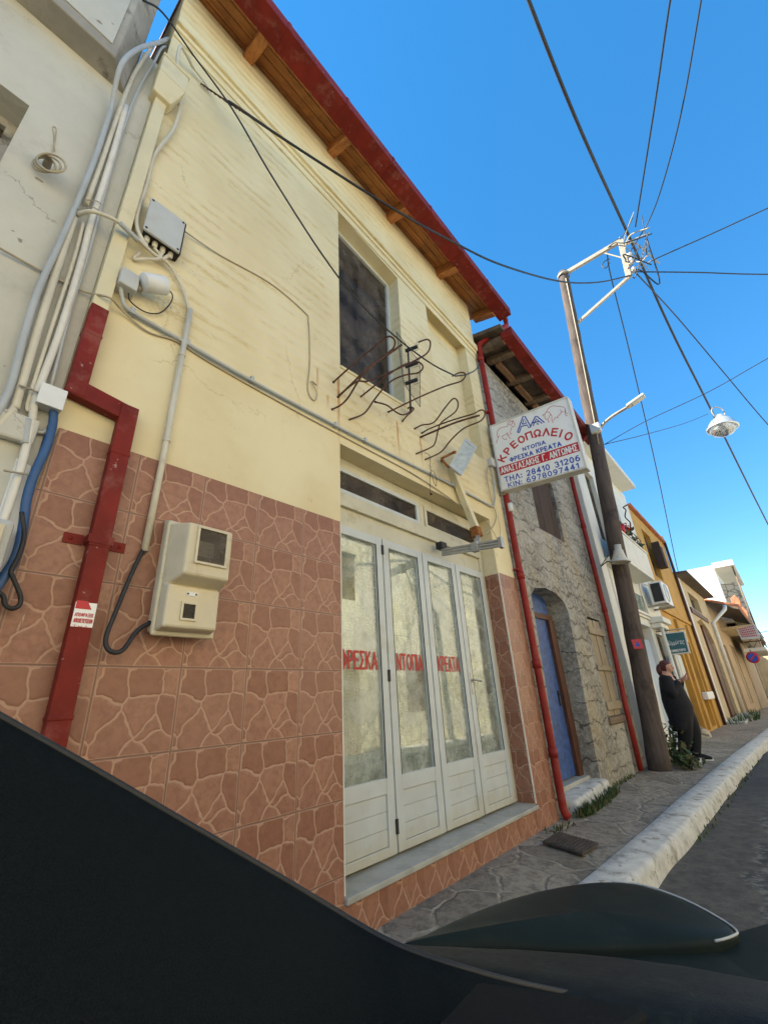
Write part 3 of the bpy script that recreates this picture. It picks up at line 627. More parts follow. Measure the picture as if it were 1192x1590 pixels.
def leaf_front(i):
    x0, x1 = LX[i]+.007, LX[i+1]-.007; z0, z1 = .243, 2.612; s = .085; zg = .71
    L = thing_part = MB()
    L.box(x0, x0+s, DY-.025, DY+.025, z0, z1); L.box(x1-s, x1, DY-.025, DY+.025, z0, z1)
    L.box(x0+s, x1-s, DY-.025, DY+.025, z1-.075, z1); L.box(x0+s, x1-s, DY-.025, DY+.025, zg-.10, zg); L.box(x0+s, x1-s, DY-.025, DY+.025, z0, z0+.055)
    lo = L.build('door_leaf', M['alu'], YH, bevel=.004)
    p = MB(); n = 3; hh = (zg-.10-z0-.055)/n
    for k in range(n): p.box(x0+s, x1-s, DY-.014, DY+.012, z0+.055+k*hh+.003, z0+.055+(k+1)*hh-.003)
    p.box(x0+s, x1-s, DY-.006, DY+.010, z0+.055, zg-.10); p.build('lower_panel', M['alu'], lo)
    g = MB(); g.box(x0+s-.004, x1-s+.004, DY-.004, DY+.003, zg-.004, z1-.071); g.build('glass_pane', M['glass'], lo)
    g = MB(); rr = random.Random(i+5)
    cols = 3; rowsn = 5
    gx = [x0+s+(x1-x0-2*s)*k/6 for k in range(7)]
    g.smooth = True
    g.grid([[(x, DY+.075+rr.random()*.02, zg-.03+(z1-zg-.02)*k/12) for x in gx] for k in range(13)])
    g.build('paper_lining', M['news'], lo)
    s2 = MB(); s2.box(x0+s-.006, x0+s, DY-.027, DY-.02, zg, z1-.075); s2.box(x1-s, x1-s+.006, DY-.027, DY-.02, zg, z1-.075); s2.build('glazing_bead', M['black'], lo)
    if i < 3:
        words = ['ΦΡΕΣΚΑ', 'ΝΤΟΠΙΑ', 'ΚΡΕΑΤΑ'][i]
        t = MB(); a0, a1 = x0+s+(.035 if i else .0), x1-s-.02
        put_text(t, words, lambda a, b: (a, DY-.0065, b), a0, a1, 1.462, 1.604, .135)
        t.build('lettering', M['letter_red'], lo)
    return lo
leaves = [leaf_front(i) for i in range(4)]
for i in (1,):
    for z in (2.50, 1.42, .40):
        h = MB(); h.box(LX[i]-.018, LX[i]+.006, DY-.036, DY-.024, z-.045, z+.045); h.build('hinge', M['black'], leaves[i])
h = MB(); hx = LX[3]+.05
h.box(hx-.016, hx+.016, DY-.031, DY-.024, 1.25, 1.45); h.tube([(hx, DY-.026, 1.385), (hx, DY-.06, 1.385), (hx+.02, DY-.068, 1.383), (hx+.13, DY-.066, 1.372)], .009, 8)
h.build('handle', M['alu_grey'], leaves[3])
# first-floor window
wi = [Vector((q.x, .20, q.z)) for q in win]
wf = MB()
def frame4(mb, q, b, y0, y1):
    c = (q[0]+q[1]+q[2]+q[3])/4
    inn = []
    for p_ in q:
        v = Vector((p_.x-c.x, 0, p_.z-c.z)); inn.append(Vector((p_.x-math.copysign(b, v.x), p_.y, p_.z-math.copysign(b, v.z))))
    for i in range(4):
        a, bb, cc, dd = q[i], q[(i+1) % 4], inn[(i+1) % 4], inn[i]
        mb.hexa([(a.x, y0, a.z), (bb.x, y0, bb.z), (cc.x, y0, cc.z), (dd.x, y0, dd.z), (a.x, y1, a.z), (bb.x, y1, bb.z), (cc.x, y1, cc.z), (dd.x, y1, dd.z)])
    return inn
inn = frame4(wf, wi, .045, .155, .215)
wo = wf.build('window', M['alu'], YH)
g = MB(); g.face([(q.x, .185, q.z) for q in inn]); g.face([(q.x, .191, q.z) for q in inn]); g.build('glass_pane', M['glass_dark'], wo, merge=False)
g = MB(); g.box(2.88, 2.94, .20, .23, 4.1, 6.5); g.box(2.2, 3.3, .20, .23, 6.22, 6.27); g.build('sash_bar', M['galv'], wo)
g = MB(); g.smooth = True
g.grid([[(2.2+i*.06, .33+.02*math.sin(i*1.9), z) for i in range(19)] for z in (4.1, 5.2, 6.5)]); g.build('curtain', M['curtain'], wo)
mb = MB(); a, b = win[3], win[2]
mb.hexa([(a.x, -.012, a.z-.03), (b.x+.12, -.012, b.z-.03), (b.x+.12, .22, b.z-.03), (a.x, .22, a.z-.03), (a.x, -.012, a.z), (b.x+.12, -.012, b.z), (b.x+.12, .22, b.z+.012), (a.x, .22, a.z+.012)])
mb.build('window_sill', M['plaster'], YH)
# square rainwater pipe at the left end: cream above, red below, with hopper head
dp = MB()
dp.box(.286, .366, -.065, -.004, 3.30, 5.47)
dpo = dp.build('downpipe', M['plaster_plain'], YH, bevel=.006)
hp = MB(); z0, z1 = 5.44, 5.93
hp.hexa([(.255, -.10, z0), (.385, -.10, z0), (.385, -.002, z0), (.255, -.002, z0), (.25, -.15, z0+.20), (.445, -.15, z0+.20), (.445, -.002, z0+.20), (.25, -.002, z0+.20)])
hp.box(.25, .445, -.15, -.002, z0+.2015, z1-.08); hp.box(.245, .452, -.158, -.002, z1-.079, z1-.055)
hp.build('hopper_head', M['plaster_plain'], dpo, bevel=.008)
rp = MB()
rp.box(.286, .370, -.070, -.004, 2.70, 3.299)
rp.hexa([(.288, -.067, 2.70), (.62, -.067, 2.655), (.62, -.006, 2.655), (.288, -.006, 2.70), (.288, -.067, 2.80), (.62, -.067, 2.755), (.62, -.006, 2.755), (.288, -.006, 2.80)])
rp.box(.532, .618, -.075, -.018, -.05, 2.757)
for z in (1.95, 2.45, 1.22): rp.box(.529, .621, -.078, -.016, z, z+.02)
rp.box(.283, .373, -.073, -.003, 3.09, 3.11)
rp.build('lower_section', M['red'], dpo, bevel=.005)
cl = MB(); cl.box(.522, .628, -.081, -.016, 1.965, 2.005); cl.box(.44, .52, -.018, -.013, 1.96, 2.01); cl.box(.622, .70, -.018, -.013, 1.96, 2.01)
cl.lathe((.468, -.019, 1.985), [(.0, -.004), (.009, -.003), (.009, 0)], 8, (0, 1, 0)); cl.lathe((.675, -.019, 1.985), [(.0, -.004), (.009, -.003), (.009, 0)], 8, (0, 1, 0))
cl.build('clamp', M['red'], dpo)
st = MB(); st.box(.534, .616, -.0770, -.0752, 1.585, 1.69)
so_ = st.build('sticker', M['sign_white'], dpo)
st = MB(); fst = lambda a, b: (.536+(a-.524)*.82, -.0785, b-.004)
st.face([fst(.524, 1.665), fst(.60, 1.665), fst(.575, 1.70), fst(.524, 1.70)])
put_text(st, 'ΑΠΟΦΡΑΞΕΙΣ', fst, .528, .615, 1.632, 1.648, .16); put_text(st, 'ΑΠΟΧΕΤΕΥΣΕΩΝ', fst, .528, .615, 1.606, 1.624, .16); put_text(st, 'ΤΗΛ', fst, .53, .60, 1.584, 1.596, .16)
for n_ in st.f: pass
st.build('lettering', M['sign_red'], dpo)
# round red rainwater pipe at the right end
rd = MB()
e0 = PX(787, 496, gr-.04); top = Vector((e0.x, -.46, 7.19))
pts = [top, top-Vector((0, 0, .13)), Vector((5.34, -.075, 6.60)), Vector((5.335, -.062, 6.50)), Vector((5.325, -.062, 3.0)), Vector((5.318, -.062, .10)), Vector((5.322, -.075, .045)), Vector((5.33, -.10, .01))]
rd.tube(pts, .043, 14)
for z in (6.3, 4.4, 2.64, 1.55, .62): rd.lathe((5.3215+(z-3)*.001, -.062, z), [(.044, -.05), (.051, -.05), (.051, .05), (.044, .05)], 14)
rd.build('rainwater_pipe', M['redpipe'], YH)
for z in (2.70, 5.20):
    rd = MB(); rd.box(5.24, 5.30, -.075, -.013, z, z+.025); rd.build('pipe_bracket', M['redpipe'], YH)

# ------------------------------------------------------------------ things fixed to the yellow house
def cable(name, pts, r, mat, label, cat='cable', group=None, n=6, seg=8):
    mb = MB(); mb.tube(smooth(pts, n), r, seg); return tag(mb.build(name, M[mat]), label, cat, group)
# electricity meter cabinet
ME = thing('electricity_meter', 'aged cream plastic electricity meter box on the tiled wall', 'meter box', (1.02, -.012, 1.57))
mb = MB(); y = -.013
mb.hexa([(.862, -.085, 1.585), (1.175, -.085, 1.59), (1.175, y, 1.60), (.862, y, 1.59), (.862, -.085, 2.165), (1.18, -.085, 2.165), (1.18, y, 2.19), (.862, y, 2.19)])
mb.build('back_box', M['meterbox'], ME, bevel=.014)
mb = MB()
mb.box(.850, 1.168, -.110, -.086, 1.567, 2.150)
mb.hexa([(.872, -.175, 1.60), (1.140, -.175, 1.60), (1.150, -.108, 1.585), (.860, -.108, 1.585), (.872, -.175, 1.80), (1.140, -.175, 1.80), (1.150, -.108, 1.835), (.860, -.108, 1.835)])
mb.hexa([(.905, -.245, 1.845), (1.145, -.245, 1.845), (1.160, -.108, 1.795), (.860, -.108, 1.795), (.905, -.245, 2.115), (1.145, -.245, 2.115), (1.160, -.108, 2.140), (.860, -.108, 2.140)])
mb.build('cover', M['meterbox'], ME, bevel=.012)
mb = MB(); ff = [(.945, -.246, 2.105), (1.118, -.246, 2.105), (1.118, -.246, 1.905), (.945, -.246, 1.905)]
qq = [Vector(p) for p in ff]; frame4(mb, qq, .012, -.256, -.240); mo = mb.build('viewing_window', M['meterbox'], ME)
mb = MB(); mb.box(.956, 1.107, -.2495, -.2475, 1.916, 2.094); mb.build('window_glass', M['glass_dark'], mo)
mb = MB(); mb.box(.956, 1.107, -.2472, -.2462, 1.916, 2.094); mb.build('dark_interior', M['dark_gap'], mo)
mb = MB(); mb.box(.962, 1.045, -.2485, -.2473, 1.945, 2.025); mb.build('paper_label', M['greybox'], mo)
mb = MB(); qq = [Vector(p) for p in ((.945, -.176, 1.725), (1.025, -.176, 1.725), (1.025, -.176, 1.635), (.945, -.176, 1.635))]; frame4(mb, qq, .010, -.184, -.172); ho = mb.build('reading_hatch', M['meterbox'], ME)
mb = MB(); mb.box(.955, 1.015, -.1785, -.1755, 1.645, 1.715); mb.build('hatch_opening', M['glass_dark'], ho); mb = MB(); mb.box(.955, 1.015, -.1755, -.1752, 1.645, 1.715); mb.build('hatch_recess', M['dark_gap'], ho)
mb = MB(); mb.box(.962, 1.02, -.1785, -.175, 1.757, 1.776); po = mb.build('number_plate', M['white_plastic'], ME)
for x in (.97, 1.012):
    mb = MB(); mb.lathe((x, -.179, 1.7665), [(.0, -.002), (.005, -.002), (.005, 0)], 8, (0, 1, 0)); mb.build('rivet', M['black'], po)
mb = MB(); mb.box(1.165, 1.185, -.12, -.08, 2.02, 2.05); mb.build('latch', M['galv'], ME)
# conduits and cables on the facade
mb = MB(); q = P(293, 480, -.03); mb.tube([(.800, -.028, 3.70), (.797, -.028, 2.6), (.786, -.032, 1.985)], .0175, 12)
for z in (3.30, 2.66): mb.lathe((.798, -.028, z), [(.018, -.012), (.021, -.012), (.021, .012), (.018, .012)], 12)
tag(mb.build('conduit', M['cream_pvc']), 'cream vertical conduit dropping from the facade towards the meter box', 'conduit')
cable('meter_cable', [(.786, -.032, 2.02), P(205, 890, -.04), P(180, 950, -.06), P(165, 990, -.07), P(170, 1010, -.08), P(190, 1010, -.08), P(213, 980, -.06), (.862, -.055, 1.635)], .0105, 'cable', 'black paint-spotted cable looping from cream conduit into the meter box')
mb = MB(); pts = [P(187, 441, -.06), P(190, 462, -.035), P(199, 480, -.03)]+[P(x_, y_, -.026) for x_, y_ in ((240, 505), (290, 533), (400, 596), (520, 660), (600, 702), (690, 747), (765, 787))]
mb.tube(smooth(pts, 4), .0125, 10)
for px, py in ((205, 485), (290, 533), (390, 590), (520, 660), (566, 684), (700, 752)):
    q = P(px, py, -.02); mb.box(q.x-.012, q.x+.012, -.042, -.002, q.z-.022, q.z+.022)
tag(mb.build('conduit', M['grey_pvc']), 'long grey conduit running along the facade below the window', 'conduit')
cable('cable', [P(0, 385, -.03), P(60, 418, -.02), P(130, 452, -.03), P(170, 462, -.10), P(190, 482, -.03), P(230, 515, -.012), P(275, 530, -.012), P(330, 565, -.01), P(450, 633, -.01), P(560, 692, -.01), P(640, 735, -.012), P(700, 775, -.02), P(730, 800, -.02)], .006, 'cable_pale', 'thin pale cable sagging beneath the long grey conduit')
cable('cable', [P(288, 360, -.03), P(340, 395, -.01), P(420, 440, -.008), P(473, 485, -.008), P(479, 500, -.008), P(481, 560, -.008), P(478, 605, -.008), P(488, 622, -.012), P(492, 610, -.02), P(484, 592, -.015), P(492, 598, -.008)], .005, 'cable_pale', 'thin pale cable from junction box ending in a loop left of the window')
# grey junction box with entries and cables
JB = thing('junction_box', 'grey square junction box with cables entering from below', 'junction box', (.53, 0, 4.03))
mb = MB(); mb.box(.435, .66, -.085, -.001, 4.045, 4.37); mb.build('back_box', M['dark_gap'], JB, bevel=.008)
mb = MB(); mb.box(.415, .645, -.105, -.086, 4.03, 4.345); lid = mb.build('lid', M['greybox'], JB, bevel=.006)
mb = MB()
for x, z in ((.43, 4.325), (.63, 4.325), (.43, 4.05), (.63, 4.05)): mb.lathe((x, -.106, z), [(0, -.003), (.008, -.002), (.008, .002)], 8, (0, 1, 0))
mb.build('screw', M['black'], lid)
mb = MB()
for x in (.46, .51, .56, .61): mb.lathe((x, -.045, 4.045), [(.017, 0), (.017, -.03), (.012, -.045)], 10)
mb.build('cable_gland', M['cream_pvc'], JB)
cable('cable', [P(300, 105, -.06), P(290, 85, -.10), P(281, 72, -.12), P(276, 90, -.10), P(277, 120, -.06)], .014, 'cream_pvc', 'cream flexible pipe bent into a hook above the hopper head')
cable('cable', [P(300, 105, -.05), P(318, 128, -.03), P(325, 140, -.03)], .010, 'cream_pvc', 'short cream cable joining the hook pipe to the black overhead wire')
cable('cable', [(.44, -.06, 5.60), P(281, 160, -.06), P(270, 200, -.04), P(240, 240, -.03), P(228, 285, -.03), P(214, 330, -.04), P(214, 355, -.05), P(225, 380, -.06), (.46, -.045, 3.99)], .014, 'cream_pvc', 'cream flexible conduit winding from hopper head down to junction box')
cable('cable', [P(119, 335, -.03), P(140, 328, -.12), P(165, 335, -.13), P(187, 347, -.12), P(215, 372, -.08), P(240, 395, -.05), P(262, 410, -.04), P(283, 445, -.03), P(292, 475, -.03), (.800, -.028, 3.69)], .012, 'cream_pvc', 'cream cable crossing the square downpipe and curving to the vertical conduit')
cable('cable', [P(187, 347, -.135), P(200, 359, -.12), P(214, 373, -.10)], .015, 'grey_pvc', 'dark grey sleeve on the cable beside the junction box')
cable('cable', [(.51, -.045, 4.0), P(250, 398, -.05), P(244, 402, -.05), P(225, 402, -.03), P(208, 402, -.02), P(218, 392, -.015)], .010, 'cream_pvc', 'cream cable bending left below the junction box')
cable('cable', [(.56, -.045, 4.0), P(252, 393, -.05), P(246, 402, -.05)], .011, 'cream_pvc', 'short cream cable from the third gland of junction box')
cable('cable', [(.61, -.045, 4.0), P(262, 397, -.05), P(252, 404, -.05)], .011, 'cream_pvc', 'short cream cable from the rightmost gland of junction box')
# white outdoor sensor on its grey base
CB = thing('camera', 'white bullet camera beside a small grey box on the yellow wall', 'camera', (.45, 0, 3.5))
mb = MB(); mb.box(.368, .468, -.10, -.001, 3.515, 3.64); mb.build('mounting_box', M['greybox'], CB, bevel=.008)
mb = MB(); c0, c1 = P(223, 438, -.11), P(257, 444, -.11); ax_ = (c1-c0); L_ = ax_.length
mb.lathe(c0, [(0, 0), (.05, 0), (.056, .006), (.056, L_-.004), (.052, L_), (0, L_)], 20, ax_); mb.build('camera_body', M['white_plastic'], CB)
mb = MB(); mb.tube([(.468, -.06, 3.58), (.50, -.06, 3.58)], .018, 10); mb.build('bracket', M['galv'], CB)
cable('cable', [P(205, 450, -.07), P(200, 455, -.05), P(203, 468, -.03), P(225, 484, -.02), P(248, 486, -.02), P(264, 472, -.03), P(268, 458, -.05), P(258, 446, -.08)], .004, 'cable', 'thin black loop of cable hanging below the white camera')

# rusty rods sticking out of the wall: (pixel x, pixel y, metres out from the wall)
def rod(pts, label, r=.008):
    mb = MB(); q = [P(x, y, -d) for x, y, d in pts]; mb.tube(smooth(q, 5), r, 8)
    mb.lathe(q[0], [(.011, -.004), (.011, .012), (r, .014)], 8, (q[1]-q[0]))
    return tag(mb.build('rusty_rod', M['rust']), label, 'iron rod', 'rusty iron rods bent out of the facade')
rod([(517, 594, 0), (540, 573, .16), (573, 545, .38), (598, 525, .55), (607, 523, .6), (613, 530, .6), (610, 541, .56), (598, 551, .48)], 'rusty rod hooked at its tip, highest at the left edge of the window')
rod([(524, 617, 0), (545, 597, .16), (575, 568, .36), (600, 552, .5), (624, 535, .62)], 'straight rusty rod in front of the window, its tip pointing at the hook', .0095)
rod([(515, 636, 0), (530, 628, .08), (542, 615, .16), (560, 586, .32), (580, 566, .42), (600, 551, .5)], 'rusty rod curving up from the lowest left base below the window')
rod([(526, 614, 0), (553, 593, .16), (570, 592, .22), (600, 580, .36), (640, 562, .52), (663, 548, .62), (668, 533, .66), (663, 527, .66), (650, 531, .62)], 'rusty rod ending in an open crook right of the window')
rod([(560, 616, 0), (580, 600, .16), (605, 580, .32), (628, 566, .46), (645, 562, .52), (654, 565, .55), (656, 572, .54), (648, 579, .48), (630, 582, .40), (610, 590, .3), (596, 602, .22), (580, 622, .12), (565, 642, .05), (541, 652, 0)], 'rusty rod bent back in a long loop across the window corner')
rod([(602, 640, 0), (615, 634, .1), (650, 617, .3), (690, 600, .5), (715, 592, .62), (722, 584, .66), (720, 579, .67), (712, 579, .64), (702, 584, .6)], 'long straight rusty rod whose hook catches the black wire')
rod([(624, 655, 0), (632, 645, .05), (640, 638, .09), (642, 634, .1), (637, 632, .1), (633, 634, .1)], 'shortest rusty rod, a small hook below the antenna')
rod([(582, 624, .1), (600, 629, .14), (615, 640, .16), (625, 644, .16), (634, 641, .14), (640, 634, .10)], 'rusty rod sagging between the loop and the small hook')
rod([(643, 666, 0), (655, 660, .08), (673, 656, .18), (690, 634, .36), (702, 620, .46), (708, 620, .48), (711, 628, .46), (706, 640, .4), (685, 656, .26), (680, 668, .2), (675, 688, .12), (668, 695, .08), (645, 705, 0)], 'rusty rod looped upright below the niche')
rod([(654, 673, 0), (668, 665, .1), (700, 653, .34), (733, 643, .55), (745, 637, .62), (751, 638, .64), (752, 645, .63), (745, 654, .58), (720, 665, .42), (700, 683, .26), (684, 702, .1), (659, 714, 0)], 'widest rusty rod loop, its tip against the red rainwater pipe')
rod([(652, 679, 0), (680, 667, .2), (710, 655, .4), (744, 645, .58)], 'straight rusty rod inside the widest loop', .011)
# wires over the facade
WIRE = 'wires strung above the street'
def wire(name, pts, r, label, mat='cable', grp=WIRE, n=10): return cable(name, pts, r, mat, label, 'wire', grp, n, 6)
cable('black_wire', [P(222, 0, -.15), P(253, 20, -.14), P(300, 85, -.14), P(360, 168, -.2), P(420, 270, -.3), P(500, 395, -.44), P(560, 472, -.52), P(620, 528, -.58), P(670, 565, -.62), P(707, 584, -.64)], .0075, 'cable', 'black wire running from the hopper head down to the long rod hook', 'wire')
cable('black_wire', [P(707, 584, -.64), P(725, 581, -.60), P(740, 572, -.5), PX(748, 556, 5.6), PX(751, 553, 5.7)], .0075, 'cable', 'black wire from the long rod hook to the stone house eave', 'wire')
# antenna behind the rods
AN = thing('antenna', 'flat black grid television antenna beside the upper window', 'antenna', (3.22, -.12, 4.2))
mb = MB(); ya = -.14; c = [P(615, 515, ya), P(652, 563, ya), P(652, 632, ya), P(627, 596, ya)]
for a, b in ((0, 1), (1, 2), (2, 3), (3, 0)): mb.tube([c[a], c[b]], .0035, 5)
for i in range(1, 24):
    t = i/24; a = c[0].lerp(c[3], t); b = c[1].lerp(c[2], t); mb.tube([a, b], .0018, 4)
mb.build('reflector_grid', M['cable'], AN)
mb = MB(); mb.tube([P(633, 540, -.17), P(636, 600, -.15), P(637, 630, -.13), P(637, 640, -.05), P(636, 642, -.0)], .010, 8); mb.build('mast', M['cable'], AN)
for yy in (543, 568, 594):
    a = P(629, yy+2, -.17); b = P(648, yy-5, -.30)
    mb = MB(); mb.bar(a, b, .03, .025)
    for s in (-1, 1):
        for k in (0, .5, 1):
            q = b.lerp(a, k*.3); mb.tube([q, q+Vector((.03*s, -.03, .09*s)), q+Vector((.06*s, -.03, .11*s))], .002, 4)
    mb.build('dipole', M['cable'], AN)

# ------------------------------------------------------------------ projecting butcher's sign
SG = thing('signboard', 'white projecting butcher shop signboard with red and blue Greek lettering', 'sign', (5.2, -.07, 3.75))
SXF = 5.2; O_ = Vector((SXF, -.067, 4.904)); SW, SH = 1.135, 1.09
def sp(a, d, out=0.0): return Vector((SXF-out, O_.y-a, O_.z-.083*a-d))
mb = MB()
mb.hexa([sp(0, SH), sp(SW, SH), sp(SW, SH)+Vector((.135, 0, 0)), sp(0, SH)+Vector((.135, 0, 0)), sp(0, 0), sp(SW, 0), sp(SW, 0)+Vector((.135, 0, 0)), sp(0, 0)+Vector((.135, 0, 0))])
mb.build('case', M['sign_frame'], SG, bevel=.006)
mb = MB(); i_ = .022
for a0, a1, d0, d1 in ((0, SW, 0, i_), (0, SW, SH-i_, SH), (0, i_, i_, SH-i_), (SW-i_, SW, i_, SH-i_)):
    q = [sp(a0, d1, 0), sp(a1, d1, 0), sp(a1, d0, 0), sp(a0, d0, 0)]; mb.hexa([p+Vector((-.001, 0, 0)) for p in q]+[p+Vector((-.012, 0, 0)) for p in q])
mb.build('frame', M['sign_frame'], SG, bevel=.003)
mb = MB(); mb.face([sp(i_, SH-i_, .003), sp(SW-i_, SH-i_, .003), sp(SW-i_, i_, .003), sp(i_, i_, .003)]); mb.build('face_panel', M['sign_white'], SG)
L1, L2 = .0048, .0064
f1 = lambda a, d: sp(a, -d, L1); f2 = lambda a, d: sp(a, -d, L2)
mb = MB(); mb.face([f1(.025, -.848), f1(SW-.028, -.838), f1(SW-.028, -.703), f1(.025, -.713)])
band = mb.build('red_band', M['sign_red'], SG)
mb = MB(); put_text(mb, 'ΑΝΑΣΤΑΣΑΚΗΣ Γ. ΑΝΤΩΝΗΣ', f2, .042, SW-.045, -.826, -.728, .135); mb.build('white_lettering', M['sign_white'], SG)
for word, a0, a1, b0, b1, wt in (('ΝΤΟΠΙΑ', .405, .725, -.590, -.527, .20), ('ΦΡΕΣΚΑ ΚΡΕΑΤΑ', .20, .915, -.690, -.618, .20), ('ΤΗΛ: 28410 31206', .07, SW-.05, -.972, -.885, .17), ('ΚΙΝ: 6978097441', .105, SW-.085, -1.066, -.988, .17)):
    mb = MB(); put_text(mb, word, f1, a0, a1, b0, b1, wt); mb.build('blue_lettering', M['sign_blue'], SG, merge=False)
mb = MB()
def sq(px, py): return PX(755+px/7.224, 610+py/7.224, SXF-L1)
def sloop(mb, pts, wd, n=1): stroke(mb, pts, wd, sq, n)
for line in ([(345, 443), (408, 264), (430, 264), (497, 383), (472, 392), (455, 360), (388, 377), (366, 445), (345, 443)], [(400, 352), (419, 292), (446, 340), (400, 352)],
             [(485, 388), (548, 264), (566, 264), (648, 333)], [(520, 372), (556, 292), (622, 343)], [(505, 340), (590, 318)], [(560, 345), (585, 352)]):
    sloop(mb, line, 13)
mb.build('emblem', M['sign_blue'], SG, merge=False)
mb = MB()
for ch, (a, d), ang in zip('ΚΡΕΟΠΩΛΕΙΟ', [(.098, .590), (.195, .502), (.303, .437), (.418, .398), (.532, .380), (.648, .388), (.764, .416), (.868, .460), (.940, .510), (1.022, .585)], [52, 40, 27, 15, 5, -5, -13, -22, -30, -36]):
    h = .122; wd = min(.10, h*(GLYPH[ch][0]*.9+.19)); ca, sa = math.cos(R(ang)), math.sin(R(ang))
    put_text(mb, ch, lambda x, y: f1(a+x*ca-y*sa, -d+x*sa+y*ca), -wd/2, wd/2, -h/2, h/2, .19)
mb.build('red_lettering', M['sign_red'], SG, merge=False)
mb = MB(); ram = True
for line in ([(112, 568), (116, 545), (128, 505), (118, 455), (135, 410), (180, 386), (228, 377), (240, 362)], [(128, 505), (142, 478)], [(240, 362), (234, 335), (252, 315), (278, 318), (288, 342), (272, 362), (254, 356), (254, 338), (268, 334)],
             [(285, 330), (297, 308), (303, 330), (316, 362), (300, 380), (286, 376)], [(286, 376), (276, 410), (266, 440), (272, 462), (284, 455)], [(176, 486), (205, 470), (222, 458), (236, 480), (262, 508), (274, 506)], [(176, 486), (184, 512), (214, 524), (226, 508)], [(228, 440), (246, 470), (262, 478)],
             [(670, 216), (690, 178), (738, 146), (800, 152), (862, 160), (882, 186), (886, 222), (912, 232)], [(882, 186), (876, 215), (890, 258), (904, 252)], [(846, 214), (818, 240), (800, 262), (784, 278), (802, 276)], [(826, 186), (838, 212), (856, 208)],
             [(636, 262), (632, 245), (652, 240), (668, 218), (700, 216), (716, 240), (704, 262), (690, 292), (668, 298), (652, 272), (652, 240)], [(716, 240), (732, 262), (730, 292), (742, 330), (752, 328)], [(770, 268), (762, 290), (748, 310)], [(690, 300), (694, 326), (706, 322)]):
    if ram and line[0][0] > 600: mb.build('ram_drawing', M['sign_red'], SG, merge=False); mb = MB(); ram = False
    sloop(mb, line, 5.2, 3)
mb.build('bull_drawing', M['sign_red'], SG, merge=False)
mb = MB(); mb.tube([(5.26, -.07, 4.62), (5.26, .0, 4.62)], .018, 8); mb.build('wall_bracket', M['galv'], SG)
mb = MB(); mb.tube([(5.26, -.10, 3.80), (5.26, .0, 3.80)], .018, 8); mb.build('wall_bracket', M['galv'], SG)
# floodlight, its post, and the old awning rail
FL = thing('floodlight', 'weathered grey floodlight tilted on a rusty bracket above the shopfront', 'floodlight', P(705, 735, -.05))
q = [P(722, 681, -.21), P(740, 695, -.30), P(716, 739, -.28), P(697, 724, -.19)]
nrm = (q[1]-q[0]).cross(q[3]-q[0]).normalized()
if nrm.dot(CAM-q[0]) < 0: nrm = -nrm
mb = MB(); mb.hexa([p-nrm*.075+((q[0]+q[2])/2-p)*.25 for p in q]+[p for p in q]); mb.build('housing', M['greybox'], FL, bevel=.006)
inq = [p.lerp((q[0]+q[2])/2, .18)+nrm*.002 for p in q]
mb = MB(); c_ = (inq[0]+inq[1]+inq[2]+inq[3])/4-nrm*.0
for i in range(4): mb.hexa([q[i], q[(i+1) % 4], inq[(i+1) % 4], inq[i], q[i]+nrm*.012, q[(i+1) % 4]+nrm*.012, inq[(i+1) % 4]+nrm*.01, inq[i]+nrm*.01])
mb.build('bezel', M['greybox'], FL)
mb = MB(); mb.face([p+nrm*.004 for p in inq]); mb.build('lens', surf('floodlight_lens', (.46, .48, .42), .18, .15, 14, 0, dirt=(.30, .30, .26), dscale=20, damt=.6), FL)
mb = MB(); mb.bar(P(685, 712, -.06), P(703, 703, -.15), .012, .025); mb.bar(P(685, 712, -.06), P(694, 724, -.12), .012, .025); mb.bar(P(694, 724, -.12), P(705, 728, -.19), .012, .025); mb.bar(P(703, 703, -.15), P(707, 702, -.20), .02, .03); mb.bar(P(684, 715, 0), P(694, 722, -.08), .025, .02)
mb.build('bracket', M['rustplate'], FL)
PO = thing('bracket_post', 'cream painted square post leaning down to a rusty foot over the shop door', 'post', P(740, 838, -.1))
mb = MB(); mb.bar(P(700, 727, -.03), P(738, 820, -.10), .075, .075, (0, 1, 0)); mb.build('post', M['plaster_plain'], PO, bevel=.006)
mb = MB(); a, b = P(737, 819, -.10), P(741, 834, -.11); mb.bar(a, b, .11, .10, (0, 1, 0)); mb.build('rusty_foot', M['rustplate'], PO, bevel=.01)
RA = thing('awning_rail', 'bare aluminium awning rail jutting out over the folding doors', 'awning rail', P(735, 850, -.1))
a, b = P(686, 858, .10), PX(776, 843, P(686, 858, .10).x)
mb = MB(); d_ = (b-a).normalized(); 
for k in (-.028, 0, .028): mb.bar(a+Vector((0, 0, k)), b+Vector((0, 0, k)), .034, .022)
mb.build('rail', M['alu_grey'], RA, bevel=.003)
mb = MB(); mb.box(b.x-.03, b.x+.03, b.y-.03, b.y+.01, b.z-.055, b.z+.055); mb.build('end_cap', M['alu_grey'], RA, bevel=.004)
mb = MB(); c_ = a.lerp(b, .60); t_ = P(741, 832, -.11)
mb.bar(t_, t_+(c_-t_)*.5+Vector((0, -.02, .02)), .05, .03); mb.bar(t_+(c_-t_)*.5+Vector((0, -.02, .02)), c_, .05, .03); mb.box(c_.x-.03, c_.x+.03, c_.y-.035, c_.y+.035, c_.z-.05, c_.z+.05); mb.build('clamp', M['alu_grey'], RA, bevel=.003)
mb = MB(); mb.box(a.x-.05, a.x+.05, a.y-.04, a.y+.04, a.z+.035, a.z+.11); mb.build('end_block', M['black'], RA, bevel=.004)
cable('cable', [P(690, 745, -.02), P(735, 770, -.02), P(762, 786, -.02), P(768, 775, -.03), P(766, 745, -.03), P(762, 725, -.03)], .011, 'grey_pvc', 'grey conduit turning up beside the red rainwater pipe near the sign')
